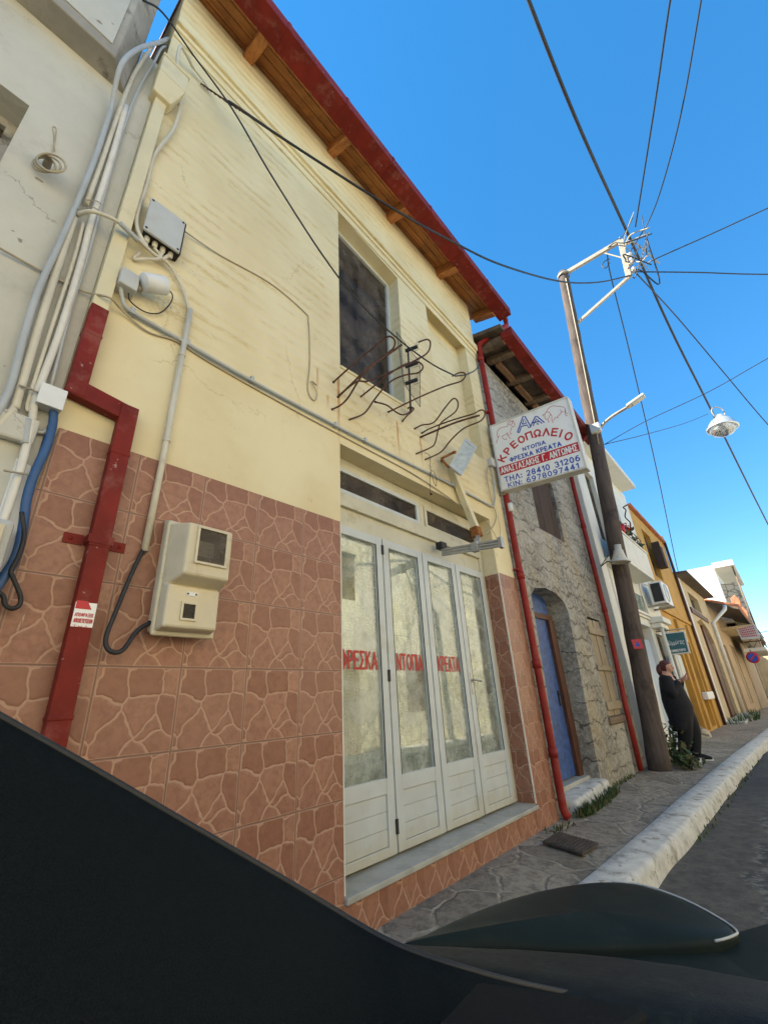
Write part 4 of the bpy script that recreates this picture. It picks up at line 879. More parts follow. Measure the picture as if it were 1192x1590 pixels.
cable('cable', [P(757, 725, -.03), P(756, 745, -.03), P(764, 780, -.03), P(770, 800, -.03), P(765, 818, -.02), P(748, 832, .02)], .008, 'cable_pale', 'thin pale cable hanging from the small box by the sign to the door corner')
cable('cable', [P(752, 805, -.02), P(766, 826, -.02), P(774, 840, -.03), P(776, 820, -.03), P(772, 800, -.02)], .004, 'cable_pale', 'thin pale cable loop below the signboard')
bx = thing('junction_box', 'small white junction box on the wall beside the signboard', 'junction box', P(759, 722, 0)); q = P(759, 720, 0)
mb = MB(); mb.box(q.x-.05, q.x+.05, -.06, -.001, q.z-.06, q.z+.06); mb.build('box_body', M['greybox'], bx, bevel=.008); mb = MB(); mb.box(q.x-.053, q.x+.053, -.068, -.061, q.z-.063, q.z+.063); mb.build('lid', M['white_pvc'], bx, bevel=.004)
q = P(792, 788, -.10); cy_ = MB(); cy_.lathe(q-Vector((0, 0, .06)), [(0, 0), (.035, 0), (.035, .12), (0, .12)], 14); cy_.tube([q+Vector((0, 0, .03)), (5.33, -.08, q.z+.02)], .008, 6); tag(cy_.build('sensor', M['white_plastic']), 'small white cylindrical sensor on the red rainwater pipe under the sign', 'sensor')
TW = MB(); q0 = P(667, 708, -.06)
TW.tube(smooth([P(659, 703, -.2), q0, P(668, 728, -.05), P(672, 745, -.04), P(677, 755, -.04), P(676, 738, -.05), P(669, 730, -.05), P(667, 745, -.04), P(668, 765, -.03)], 4), .003, 5); TW.lathe(P(669, 767, -.03), [(0, -.015), (.014, -.008), (.014, .008), (0, .015)], 8)
tag(TW.build('hanging_wire', M['rust']), 'twisted wire with a small weight hanging from the lower rod', 'wire')

# ------------------------------------------------------------------ left neighbour house
LH = thing('grey_white_house', 'grey-white rendered house with pipes down its edge, left of the yellow house', 'house', (-2, 2, 0))
mb = MB(); w0 = [(-1.25, -.004, 3.0), (-.245, -.004, 3.0), (-.245, -.004, 4.48), (-1.25, -.004, 4.48)]
mb.panel([(-6, -.004, -.2), (.255, -.004, -.2), (.262, -.004, 1.7), (.268, -.004, 2.53), (.282, -.004, 2.75), (.282, -.004, 5.95), (.137, -.004, 5.95), (.137, -.004, 5.30), (-6, -.004, 5.30)], [w0], .35, rim=False)
mb.face([(.255, -.004, -.2), (.255, 6, -.2), (.282, 6, 5.3), (.282, -.004, 5.3)]); mb.face([(-6, -.004, -.2), (-6, 6, -.2), (-6, 6, 8), (-6, -.004, 8)]); mb.face([(-6, 6, -.2), (.255, 6, -.2), (.27, 6, 8), (-6, 6, 8)])
mb.build('wall', M['leftwall'], LH, merge=False)
mb = MB()
pl = [(-6, -.17), (.01, -.17), (.135, .0), (.135, 5.9), (-6, 5.9)]
mb.extrude([(x, y, 5.262) for x, y in pl], (0, 0, 2.8)); mb.build('upper_storey', M['leftwall2'], LH, bevel=.01)
mb = MB(); mb.box(-6, -.03, -.178, -.171, 5.36, 8.0); mb.build('render_patch', M['leftwall'], LH)
mb = MB(); qq = [Vector(p) for p in ((-1.25, .20, 4.48), (-.245, .20, 4.48), (-.245, .20, 3.0), (-1.25, .20, 3.0))]; inn = frame4(mb, qq, .06, .17, .23); lo = mb.build('window', M['leftwall2'], LH)
mb = MB(); mb.box(-1.2, -.29, .20, .206, 3.05, 4.43); mb.build('glass_pane', M['glass_dark'], lo); mb = MB(); mb.box(-1.25, -.25, .30, .33, 3.0, 4.48); mb.build('dark_room', M['dark_gap'], lo)
mb = MB(); mb.hexa([(-.3, -.05, 2.37), (.235, -.05, 2.37), (.235, -.005, 2.37), (-.3, -.005, 2.37), (-.3, -.05, 2.52), (.238, -.05, 2.50), (.238, -.005, 2.50), (-.3, -.005, 2.52)]); mb.build('stone_course', M['leftwall'], LH, bevel=.012)
mb = MB(); mb.smooth = False
pts = [(.20, 2.30), (.255, 2.28), (.29, 2.12), (.285, 1.98), (.31, 1.90), (.27, 1.78), (.20, 1.72)]
mb.extrude([(x, -.014, z) for x, z in pts], (0, .009, 0)); mb.build('filler_patch', M['white_bright'], LH)
G1 = 'conduits running down beside the square downpipe'
def pipe(pts, r, mat, label, d=-.03): return cable('conduit', [P(x, y, (p[0] if p else d)) for x, y, *p in pts], r, mat, label, 'conduit', G1, 5, 10)
pipe([(262, 60, .1), (246, 66, -.06), (215, 76, -.17), (190, 98, -.19), (178, 140, -.10), (172, 170), (150, 240), (128, 295), (110, 340), (85, 395), (60, 450), (38, 520), (20, 590), (8, 620), (-10, 650)], .0150, 'grey_pvc', 'thickest grey conduit, leftmost of the bundle on the left house', -.05)
pipe([(240, 66, .05), (229, 84), (208, 116), (188, 165), (162, 240), (134, 318)], .0135, 'cream_pvc', 'cream conduit ending open beside the crossing cable', -.035)
pipe([(116, 338), (95, 400), (60, 510), (27, 622), (22, 635), (8, 650), (-8, 665)], .0175, 'cream_pvc', 'wide cream conduit bending left above the stone course', -.035)
pipe([(130, 345), (116, 400), (80, 510), (46, 618), (44, 640)], .009, 'cream_pvc', 'narrow cream conduit between the wide conduits on the left house', -.03)
pipe([(196, 165), (172, 250), (142, 345), (128, 400), (95, 510), (58, 612), (50, 655), (42, 690), (30, 735), (12, 790), (4, 812)], .0165, 'white_pvc', 'long cream pipe patched with grey tape above the hanging meter', -.035)
pipe([(258, 72, .05), (250, 76), (238, 100), (212, 145), (190, 205), (165, 290), (137, 395), (110, 480), (79, 604)], .0088, 'grey_pvc', 'thin grey conduit entering the small white box on the left house', -.03)
mb = MB(); mb.tube(smooth([P(44, 652, -.035), P(41, 672, -.035), P(39, 690, -.035)], 4), .0195, 12); tag(mb.build('tape_wrap', M['grey_pvc']), 'grey tape wrapped round the long cream pipe', 'tape')
SB = thing('junction_box', 'small white box above the blue hose on the left house', 'junction box', P(80, 632, 0)); q = P(80, 620, -.05)
mb = MB(); mb.box(q.x-.052, q.x+.048, -.075, -.005, q.z-.055, q.z+.055); mb.build('box_body', M['greybox'], SB, bevel=.008); mb = MB(); mb.box(q.x-.054, q.x+.050, -.082, -.076, q.z-.057, q.z+.057); mb.build('lid', M['white_plastic'], SB, bevel=.006)
cable('hose', [P(84, 632, -.04), P(82, 660, -.04), P(72, 695, -.04), P(53, 738, -.04), P(42, 775, -.04), P(36, 820, -.04), P(25, 865, -.05), P(0, 905, -.05), P(-20, 930, -.05)], .0185, 'blue_pipe', 'blue hose running down from the small white box', 'hose')
cable('cable', [P(34, 795, -.06), P(38, 830, -.06), P(30, 862, -.07), P(18, 885, -.07), P(20, 895, -.07), P(32, 925, -.06), P(30, 940, -.06), P(18, 945, -.06), P(8, 938, -.06), P(5, 925, -.06), P(-10, 915, -.06)], .009, 'cable', 'black cable hanging in a loop beside the blue hose')
cable('cable', [P(72, 668, -.02), P(66, 672, -.02), P(50, 668, -.02)], .010, 'grey_pvc', 'short grey pipe stub curving under the small white box')
MT = thing('electricity_meter', 'grey meter box at the left edge beside the blue hose', 'meter box', P(-20, 870, 0)); q = P(27, 808, -.14)
mb = MB(); mb.box(q.x-.40, q.x, -.14, -.005, q.z-.46, q.z); mb.build('back_box', M['greybox'], MT, bevel=.02); mb = MB(); mb.box(q.x-.37, q.x-.03, -.152, -.141, q.z-.43, q.z-.03); mb.build('cover', M['meterbox'], MT, bevel=.004)
CO = thing('cable_coil', 'pale cable coiled round a hook on the left house wall', 'cable coil', P(70, 255, 0)); c_ = P(69, 256, -.05)
mb = MB()
for k in range(3): mb.tube([c_+Vector((math.cos(t)*(.045+.007*k)+.012*k, -.02*k-.035*math.cos(t), math.sin(t)*(.062+.006*k)-.25*math.cos(t)*.05)) for t in [i*2*math.pi/20 for i in range(21)]], .006, 6)
mb.build('coil', M['cable_pale'], CO); mb = MB(); mb.lathe(c_+Vector((.01, 0, 0)), [(.02, .05), (.02, 0), (0, -.01)], 10, (0, -1, 0)); mb.build('hook', M['galv'], CO)
cable('cable', [P(85, 235, -.01), P(84, 210, -.008), P(82, 197, -.008), P(88, 203, -.008), P(80, 245, -.02)], .0022, 'cable_pale', 'thin cable end sticking up from the coil on left house')
for (pts) in (((120, 325), (145, 322), (160, 332)), ((130, 310), (150, 312), (158, 318))):
    cable('wire_tie', [P(x, y, -.065) for x, y in pts], .003, 'galv', 'thin wire tied round the cream conduits', 'wire', 'wire ties on the conduits')
for i_, (pts, d_) in enumerate(((((30, 598), (45, 603), (66, 612)), -.065), (((6, 730), (22, 733), (45, 737)), -.066))):
    cable('pipe_strap', [P(x, y, d_) for x, y in pts], .005, 'galv', ['metal strap across the conduits above the small box', 'metal strap holding the blue hose to the long cream pipe'][i_], 'strap')

# ------------------------------------------------------------------ stone house
def box_house(mb, x0, x1, y0, y1, h0, h1=None):         # side, back and inner walls behind a front panel
    h1 = h1 or h0
    mb.face([(x0, y0, -.6), (x0, y1, -.6), (x0, y1, h0), (x0, y0, h0)]); mb.face([(x1, y0, -.6), (x1, y1, -.6), (x1, y1, h1), (x1, y0, h1)]); mb.face([(x0, y1, -.6), (x1, y1, -.6), (x1, y1, h1), (x0, y1, h0)])
SHS = thing('stone_house', 'old grey stone house with a narrow blue door, between the yellow and white houses', 'house', (7.3, 2, 0))
mb = MB(); SY = .015
arch = [(5.58, SY, .10), (6.88, SY, .10), (7.08, SY, 2.36), (6.98, SY, 2.52), (6.7, SY, 2.62), (6.3, SY, 2.64), (5.92, SY, 2.58), (5.74, SY, 2.46)]
swin = [(6.60, SY, 3.66), (7.72, SY, 3.68), (7.74, SY, 4.86), (6.62, SY, 4.84)]
sshut = [(7.86, SY, .83), (8.62, SY, .83), (8.66, SY, 2.38), (7.96, SY, 2.40)]
top_ = [(9.28, SY, 6.30), (5.275, SY, 6.5)]
front = [(5.275, SY, -.3), (9.28, SY, -.3)]+top_
mb.fill([front, arch, swin, sshut])
for l, d in ((arch, .55), (swin, .10), (sshut, .05)):
    l = [Vector(p) for p in l]
    for i in range(len(l)): mb.face([l[i], l[(i+1) % len(l)], l[(i+1) % len(l)]+Vector((0, d, 0)), l[i]+Vector((0, d, 0))])
box_house(mb, 5.275, 9.28, SY, 6, 6.5, 6.3)
mb.build('wall', M['stonewall'], SHS, merge=False)
mb = MB(); mb.box(5.62, 6.74, .27, .33, .20, 2.25); do = mb.build('door', M['bluedoor'], SHS)
mb = MB(); mb.box(5.62, 6.86, .26, .32, 2.33, 2.66); mb.build('fanlight_panel', M['bluedoor'], SHS); mb = MB(); mb.box(5.55, 6.95, .24, .34, 2.25, 2.33); mb.box(6.74, 6.93, .22, .34, .18, 2.249); mb.build('door_frame', M['doorbrown'], SHS)
mb = MB(); mb.box(6.64, 6.68, .255, .268, 1.05, 1.25); mb.tube([(6.66, .26, 1.2), (6.66, .22, 1.2), (6.60, .215, 1.2)], .009, 6); mb.build('handle', M['cable'], do)
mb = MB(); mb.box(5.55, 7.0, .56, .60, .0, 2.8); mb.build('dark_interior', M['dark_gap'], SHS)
mb = MB(); mb.box(5.6, 6.90, .14, .34, .07, .185); mb.build('threshold', M['marble'], SHS, bevel=.01)
mb = MB()
for k in range(5): mb.box(6.61+k*.224, 6.61+(k+1)*.224-.006, .07+.004*(k % 2), .11, 3.665, 4.85)
mb.build('upper_shutter', M['shutter'], SHS)
mb = MB()
for k in range(6): mb.box(7.88+k*.125, 7.88+(k+1)*.125-.012, .02+.006*(k % 3), .065, .84, 2.36)
mb.box(7.84, 8.66, -.012, .03, 2.10, 2.22); mb.box(7.84, 8.62, -.010, .03, 1.52, 1.60); mb.box(7.84, 8.62, -.012, .03, .93, 1.05)
mb.build('boarded_shutter', M['greywood'], SHS, bevel=.006)
mb = MB(); rr = random.Random(5)
mb.box(7.80, 8.60, -.02, .03, .72, .83); mb.build('shutter_sill', M['oldwood'], SHS, bevel=.02)
# eave: old boards, rafters, red gutter
def ez(x): return 6.55-(x-5.55)*.048
mb = MB()
mb.hexa([(5.45, .05, ez(5.45)+.13), (9.45, .05, ez(9.45)+.13), (9.45, -.46, ez(9.45)+.05), (5.45, -.46, ez(5.45)+.05), (5.45, .05, ez(5.45)+.17), (9.45, .05, ez(9.45)+.17), (9.45, -.46, ez(9.45)+.09), (5.45, -.46, ez(5.45)+.09)])
mb.build('eave_boards', M['roof_dark'], SHS)
mb = MB()
mb.hexa([(5.30, -.5, ez(5.4)+.10), (9.5, -.5, ez(9.5)+.10), (9.5, 3, 7.3), (5.30, 3, 7.5), (5.30, -.5, ez(5.4)+.17), (9.5, -.5, ez(9.5)+.17), (9.5, 3, 7.4), (5.30, 3, 7.6)])
mb.hexa([(5.30, 6.3, ez(5.4)+.10), (9.5, 6.3, ez(9.5)+.10), (9.5, 3, 7.3), (5.30, 3, 7.5), (5.30, 6.3, ez(5.4)+.17), (9.5, 6.3, ez(9.5)+.17), (9.5, 3, 7.4), (5.30, 3, 7.6)])
mb.build('roof', M['roof_dark'], SHS)
for k, x in enumerate((5.50, 5.82, 6.55, 7.3, 8.05, 8.8)):
    mb = MB(); z = ez(x)
    mb.hexa([(x-.06, .03, z+.02), (x+.06, .03, z+.02), (x+.06, -.44, z-.05), (x-.06, -.44, z-.05), (x-.06, .03, z+.128), (x+.06, .03, z+.128), (x+.06, -.44, z+.053), (x-.06, -.44, z+.053)])
    mb.build('rafter', M['oldwood'], SHS, bevel=.012)
for x in (6.19, 6.93, 7.67, 8.42):
    mb = MB(); z = ez(x); mb.box(x-.30, x+.30, -.16, -.06, z-.02, z+.055); mb.build('eave_plank', M['eaveplank'], SHS, bevel=.01)
mb = MB(); rows = []
for x in (5.42, 9.52):
    z = ez(x)-.02; rows.append([(x, y, z+dz) for y, dz in ((-.44, .14), (-.44, 0), (-.60, 0), (-.60, .15), (-.615, .15), (-.615, -.012), (-.428, -.012), (-.428, .14))])
mb.grid(rows, closeu=True)
for x in (5.42, 9.52): mb.fill([[(x, -.428, ez(x)+.12), (x, -.428, ez(x)-.032), (x, -.615, ez(x)-.032), (x, -.615, ez(x)+.13)]])
mb.build('gutter', M['red'], SHS, merge=False)
mb = MB(); mb.tube([(9.05, -.53, 6.34), (9.02, -.3, 6.1), (8.98, -.07, 5.95), (8.93, -.055, 5.2), (8.90, -.055, 2.4), (8.66, -.06, 1.0), (8.60, -.06, .02)], .042, 12)
for z, x in ((4.3, 8.918), (2.6, 8.90)): mb.lathe((x, -.055, z), [(.043, -.04), (.052, -.04), (.052, .04), (.043, .04)], 12)
mb.build('rainwater_pipe', M['redpipe'], SHS)
ST = MB(); ST.smooth = True
ST.hexa([(5.52, -.16, -.05), (6.95, -.10, -.05), (6.9, .42, -.05), (5.55, .42, -.05), (5.56, -.12, .13), (6.92, -.07, .15), (6.9, .42, .15), (5.55, .42, .13)])
tag(ST.build('door_step', M['kerb'], bevel=.03), 'rough whitewashed stone step below the blue door', 'step')
def tufts(name, pts, n, h, mats, label, cat, spread=.05, kind=None):
    mb = MB(); rr = random.Random(len(name)+n)
    for i in range(n):
        a = rr.random()*(len(pts)-1); k = int(a); p = Vector(pts[k]).lerp(Vector(pts[k+1]), a-k)+Vector(((rr.random()-.5)*spread, (rr.random()-.5)*spread, 0))
        an = rr.random()*6.28; d = Vector((math.cos(an), math.sin(an), 0)); hh = h*(.4+.8*rr.random()); s = d.cross(Vector((0, 0, 1)))*.006*(1+h*4)
        m1 = p+d*hh*.25+Vector((0, 0, hh*.6)); m2 = p+d*hh*.6+Vector((0, 0, hh))
        mb.cur = i % len(mats)
        mb.face([p-s, p+s, m1+s*.8, m1-s*.8]); mb.face([m1-s*.8, m1+s*.8, m2])
    return tag(mb.build(name, [M[m] for m in mats], merge=False), label, cat, None, kind)
tufts('grass_tuft', [(5.45, -.16, 0), (5.7, -.22, 0), (6.3, -.20, 0), (6.9, -.14, 0)], 420, .11, ['grass', 'leaf', 'leaf_dry'], 'green grass growing along the foot of the whitewashed step', 'grass', .09, 'stuff')
tufts('grass_tuft', [(7.3, -.04, 0), (8.2, -.04, 0)], 60, .06, ['grass', 'leaf_dry'], 'sparse grass at the foot of the stone wall', 'grass', .05, 'stuff')
tufts('grass_tuft', [(4.75, -.10, 0), (5.1, -.2, 0)], 50, .04, ['grass', 'leaf_dry'], 'low weeds beside the iron cover', 'grass', .15, 'stuff')
tufts('grass_tuft', [(x, kout(x)-.06, ROADZ+gz(x)) for x in (5.5, 7, 8.5, 10, 12)], 110, .05, ['grass', 'leaf_dry'], 'weeds growing from the gutter along the kerb', 'grass', .08, 'stuff')
IC = thing('drain_cover', 'rusty rectangular iron drain cover set in the pavement', 'drain cover', (4.45, -.38, 0))
mb = MB(); mb.hexa([(4.43, -.19, .0), (4.28, -.59, .0), (4.62, -.61, .0), (4.78, -.20, .0), (4.43, -.19, .016), (4.28, -.59, .016), (4.62, -.61, .016), (4.78, -.20, .016)]); mb.build('cover_plate', M['grate'], IC)
mb = MB()
for k in range(11):
    t = (k+.5)/11; a = Vector((4.43, -.19, .02)).lerp(Vector((4.28, -.59, .02)), t); b = Vector((4.78, -.20, .02)).lerp(Vector((4.62, -.61, .02)), t); mb.bar(a.lerp(b, .04), a.lerp(b, .96), .014, .008)
mb.build('raised_ribs', M['grate'], IC)

# ------------------------------------------------------------------ white house with balcony
WH = thing('white_house', 'white two-storey house with a balcony behind the wooden pole', 'house', (12, 2, 0))
mb = MB(); y = .0
hd = [(10.05, y, .0), (10.95, y, .0), (10.95, y, 2.75), (10.05, y, 2.75)]
h2 = [(11.6, y, .0), (12.9, y, .0), (12.9, y, 2.62), (11.6, y, 2.62)]
h3 = [(13.3, y, .9), (14.3, y, .9), (14.3, y, 2.5), (13.3, y, 2.5)]
h4 = [(10.4, y, 4.4), (11.2, y, 4.4), (11.2, y, 6.3), (10.4, y, 6.3)]
h5 = [(12.35, y, 4.4), (13.25, y, 4.4), (13.25, y, 6.35), (12.35, y, 6.35)]
hs = [hd, h2, h3, h4, h5]
mb.fill([[(9.29, y, -.4), (14.95, y, -.4), (14.95, y, 7.0), (9.29, y, 7.0)]]+hs)
for l in hs:
    l = [Vector(p) for p in l]
    for i in range(4): mb.face([l[i], l[(i+1) % 4], l[(i+1) % 4]+Vector((0, .2, 0)), l[i]+Vector((0, .2, 0))])
box_house(mb, 9.29, 14.95, y, 7, 7.0); mb.build('wall', M['white_render'], WH, merge=False)
mb = MB(); mb.box(9.2, 14.6, -.42, 7.2, 7.001, 7.14); mb.build('roof_slab', M['white_render'], WH, bevel=.01)
mb = MB(); mb.box(9.30, 9.75, -.10, -.001, -.05, 6.99); mb.build('pilaster', M['white_render'], WH, bevel=.01)
mb = MB(); mb.box(9.76, 12.7, -.44, -.001, 3.70, 3.80); mb.box(9.76, 12.7, -.44, -.36, 3.801, 4.40); mb.box(12.62, 12.7, -.359, -.001, 3.801, 4.40); mb.box(9.74, 12.72, -.46, -.34, 4.401, 4.45); mb.build('balcony', M['white_render'], WH, bevel=.008)
mb = MB()
for z in (4.56, 4.68, 4.8): mb.tube([(9.8, -.40, z), (12.66, -.40, z)], .012, 6)
for k in range(7): x = 9.8+k*.476; mb.tube([(x, -.40, 4.44), (x, -.40, 4.82)], .012, 6)
mb.build('balcony_railing', M['oldwood'], WH)
mb = MB(); mb.box(9.76, 14.9, -.05, -.001, 2.80, 2.92); mb.box(9.76, 14.9, -.09, -.051, 2.86, 2.92); mb.build('moulding', M['white_render'], WH)
for x0, x1, z0, z1, m1 in ((10.07, 10.93, .75, 2.15, 'teal'), (10.07, 10.93, 2.2, 2.7, 'glass_dark'), (11.62, 12.88, .05, 2.3, 'paleblue'), (10.42, 11.18, 4.42, 6.28, 'glass_dark'), (12.37, 13.23, 4.42, 6.33, 'paleblue')):
    mb = MB(); mb.box(x0, x1, .10, .14, z0, z1); mb.build('window' if m1 == 'glass_dark' else 'shutter', M[m1], WH)
mb = MB(); mb.box(10.07, 10.93, .10, .14, 0, .74); mb.build('door_base', M['white_render'], WH)
mb = MB(); mb.box(11.65, 12.85, -.012, -.001, 2.96, 3.36); mb.build('window', M['glass'], WH); mb = MB(); mb.box(11.58, 12.92, -.010, -.0015, 2.93, 3.40); mb.build('window_frame', M['teal'], WH)
mb = MB(); mb.box(13.32, 14.28, .10, .14, .92, 2.48); mb.build('window', M['glass_dark'], WH)
mb = MB(); mb.box(9.8, 14.9, .22, .26, 0, 6.9); mb.build('dark_rooms', M['curtain'], WH)
mb = MB(); mb.tube([(9.83, -.07, 3.6), (9.80, -.07, .18), (9.82, -.10, .08), (9.86, -.18, .04)], .045, 12); mb.build('rainwater_pipe', M['white_pvc'], WH)
mb = MB(); mb.box(12.95, 14.0, -.32, -.001, 2.72, 2.86); mb.box(13.0, 13.9, -.24, -.001, 2.60, 2.72); mb.build('door_canopy', M['white_render'], WH, bevel=.02)
for k, x in enumerate((13.15, 13.75)):
    mb = MB(); mb.tube([(x, -.20, 0), (x, -.20, 2.6)], .04, 10); mb.build('canopy_post', M['white_pvc'], WH)
AC = thing('air_conditioner', 'white air conditioner outdoor unit on brackets beside the balcony', 'air conditioner', (13.75, -.3, 3.2))
mb = MB(); mb.box(13.3, 14.25, -.47, -.16, 3.22, 3.80); mb.build('casing', M['white_plastic'], AC, bevel=.015)
mb = MB(); mb.box(13.285, 13.299, -.43, -.20, 3.27, 3.75); mb.build('side_coil', M['cable'], AC)
mb = MB(); mb.lathe((13.68, -.472, 3.51), [(.235, 0), (.24, -.012), (.225, -.012)], 24, (0, 1, 0))
for r in (.06, .11, .16, .205): mb.lathe((13.68, -.478, 3.51), [(r-.006, 0), (r+.006, 0)], 24, (0, 1, 0))
mb.build('fan_grille', M['greybox'], AC)
mb = MB(); mb.box(13.35, 13.39, -.50, -.002, 3.16, 3.21); mb.build('bracket', M['galv'], AC); mb = MB(); mb.box(14.1, 14.14, -.50, -.002, 3.16, 3.21); mb.build('bracket', M['galv'], AC)
cable('cable', [(13.3, -.2, 3.7), (13.0, -.05, 3.75), (12.9, -.03, 3.5), (13.0, -.03, 3.0), (13.05, -.03, 2.9)], .02, 'white_pvc', 'pale pipes hanging from the air conditioner')
# plants on the balcony
def leafy(name, c, n, spread, h, mats, label, leaf=.07, group=None, stem=True, flower=None):
    T = thing(name, label, 'plant', c, group); rr = random.Random(n); mb = MB(); c = Vector(c)
    for i in range(n):
        u = Vector((rr.gauss(0, 1)*spread, rr.gauss(0, 1)*spread, rr.random()*h)); p = c+u
        d = Vector((rr.gauss(0, 1), rr.gauss(0, 1), rr.gauss(.2, .6))).normalized(); s = d.cross(Vector((rr.random()-.5, rr.random()-.5, 1))).normalized()
        L = leaf*(.5+rr.random()); mb.cur = i % len(mats)
        mb.face([p-d*L*.1, p+d*L*.4+s*L*.28, p+d*L, p+d*L*.4-s*L*.28])
    mb.build('foliage', [M[m] for m in mats], T, merge=False)
    if stem:
        mb = MB()
        for i in range(6): a = rr.random()*6.28; mb.tube([c, c+Vector((math.cos(a)*spread*.5, math.sin(a)*spread*.5, h*.5)), c+Vector((math.cos(a)*spread, math.sin(a)*spread, h*.9))], .008, 5)
        mb.build('stem', M['leaf'], T)
    if flower:
        mb = MB()
        for i in range(60):
            u = Vector((rr.gauss(0, .05), rr.gauss(0, .05), rr.gauss(0, .05))); p = Vector(flower)+u; d = Vector((rr.gauss(0, 1), rr.gauss(0, 1), rr.gauss(0, 1))).normalized(); s = d.cross(Vector((0, .3, 1))).normalized(); mb.face([p, p+d*.04+s*.03, p+d*.07, p+d*.04-s*.03])
        mb.build('flower', M['flower'], T, merge=False)
    return T
fx = PX(971, 820, 11.4)
leafy('potted_plant', (fx.x+.1, -.32, 4.45), 60, .07, .35, ['leaf', 'grass'], 'balcony plant with a bright red flower beside the pole', .12, flower=fx+Vector((0, 0, 0)))
PLs = thing('climbing_stem', 'bare winding stem rising from the balcony with two green leaves', 'plant', (12.2, -.36, 4.4))
mb = MB(); mb.tube(smooth([PX(x, y, 12.2) for x, y in ((977, 826), (978, 812), (970, 803), (971, 792), (967, 788), (973, 784))], 5), .016, 6); mb.build('stem', M['cable'], PLs)
for pts in (((980, 832), (986, 838), (991, 835)), ((986, 842), (995, 847), (1001, 845)), ((974, 822), (979, 829), (981, 832))):
    mb = MB(); q = [PX(x, y, 12.2) for x, y in pts]; mb.tube([q[0], q[1], q[2]], [.012, .05, .008], 8); mb.build('leaf', M['leaf'], PLs)
mb = MB(); g0 = PX(936, 815, 10.6); mb.lathe((g0.x, -.38, 4.46), [(.0, 0), (.09, 0), (.11, .18), (.095, .18)], 14); tag(mb.build('flower_pot', M['flower']), 'red flower pot on the balcony left of the pole', 'flower pot')

# ------------------------------------------------------------------ ochre house
OH = thing('ochre_house', 'ochre two-storey house with a brown upper window next to the white house', 'house', (17.7, 2, gz(17)))
mb = MB(); y = .01
o1 = [(16.2, y, 4.55), (17.5, y, 4.55), (17.5, y, 6.2), (16.2, y, 6.2)]
o2 = [(15.5, y, -.1), (16.6, y, -.1), (16.6, y, 2.3), (15.5, y, 2.3)]
o3 = [(17.9, y, .0), (18.8, y, .0), (18.8, y, 2.6), (17.9, y, 2.6)]
mb.fill([[(14.96, y, -.5), (20.5, y, -.5), (20.5, y, 6.62), (14.96, y, 6.60)], o1, o2, o3])
for l in (o1, o2, o3):
    l = [Vector(p) for p in l]
    for i in range(4): mb.face([l[i], l[(i+1) % 4], l[(i+1) % 4]+Vector((0, .22, 0)), l[i]+Vector((0, .22, 0))])
box_house(mb, 14.96, 20.5, y, 7, 6.6); mb.build('wall', M['ochre'], OH, merge=False)
mb = MB(); mb.box(14.97, 20.52, -.10, 7, 6.63, 6.72); mb.build('roof_edge', M['terracotta'], OH)
mb = MB(); mb.box(16.22, 17.48, .15, .19, 4.57, 6.18); mb.build('window', M['shutter'], OH)
mb = MB(); mb.box(15.52, 16.58, .15, .19, -.1, 2.28); mb.build('door', M['ochre_dark'], OH); mb = MB(); mb.box(17.92, 18.78, .15, .19, 0, 2.58); mb.build('door', M['ochre_dark'], OH)
mb = MB(); mb.box(17.2, 17.65, -.24, -.001, 5.0, 5.08); mb.box(17.2, 17.26, -.24, -.001, 5.081, 5.9); mb.box(17.26, 17.65, -.24, -.20, 5.081, 5.75); mb.build('window_box', M['shutter'], OH)
mb = MB(); mb.box(14.97, 20.4, -.05, .009, 3.30, 3.42); mb.build('moulding', M['ochre'], OH)
mb = MB(); mb.box(16.9, 17.02, -.07, .009, 0, 3.2); mb.build('pilaster', M['ochre'], OH); mb = MB(); mb.box(19.0, 19.12, -.06, .009, -.1, 3.2); mb.build('pilaster', M['ochre'], OH)
mb = MB(); mb.tube([(20.42, -.06, 6.62), (20.42, -.06, -.1)], .05, 10); mb.build('rainwater_pipe', M['doorbrown'], OH)
for k, (px, py) in enumerate(((1005, 818), (1011, 818), (1017, 813))):
    q = P(px, py, .15); mb = MB(); mb.lathe((q.x, .15, 6.72), [(.11, 0), (.09, .08), (.13, .16), (.10, .30+.1*k), (.0, .32+.1*k)], 10); mb.build('roof_ornament', M['terracotta'], OH)
mb = MB(); mb.box(17.75, 19.2, -.16, -.002, .78, 1.0); tag(mb.build('meter_box', M['white_plastic'], bevel=.02), 'white box low on the ochre wall', 'meter box')
mb = MB(); q = P(1052, 1035, -.14); mb.box(14.15, 14.75, -.2, -.002, 1.35, 2.0); tag(mb.build('meter_box', M['greybox'], bevel=.05), 'grey rounded meter box on the wall behind the woman', 'meter box')
mb = MB(); mb.hexa([(15.0, -.25, -.2), (15.6, -.25, -.2), (15.6, -.002, -.2), (15.0, -.002, -.2), (15.05, -.2, .15), (15.5, -.2, .08), (15.5, -.002, .2), (15.05, -.002, .25)]); tag(mb.build('boulder', M['rubble'], bevel=.05), 'pale stone at the foot of the ochre wall', 'stone')

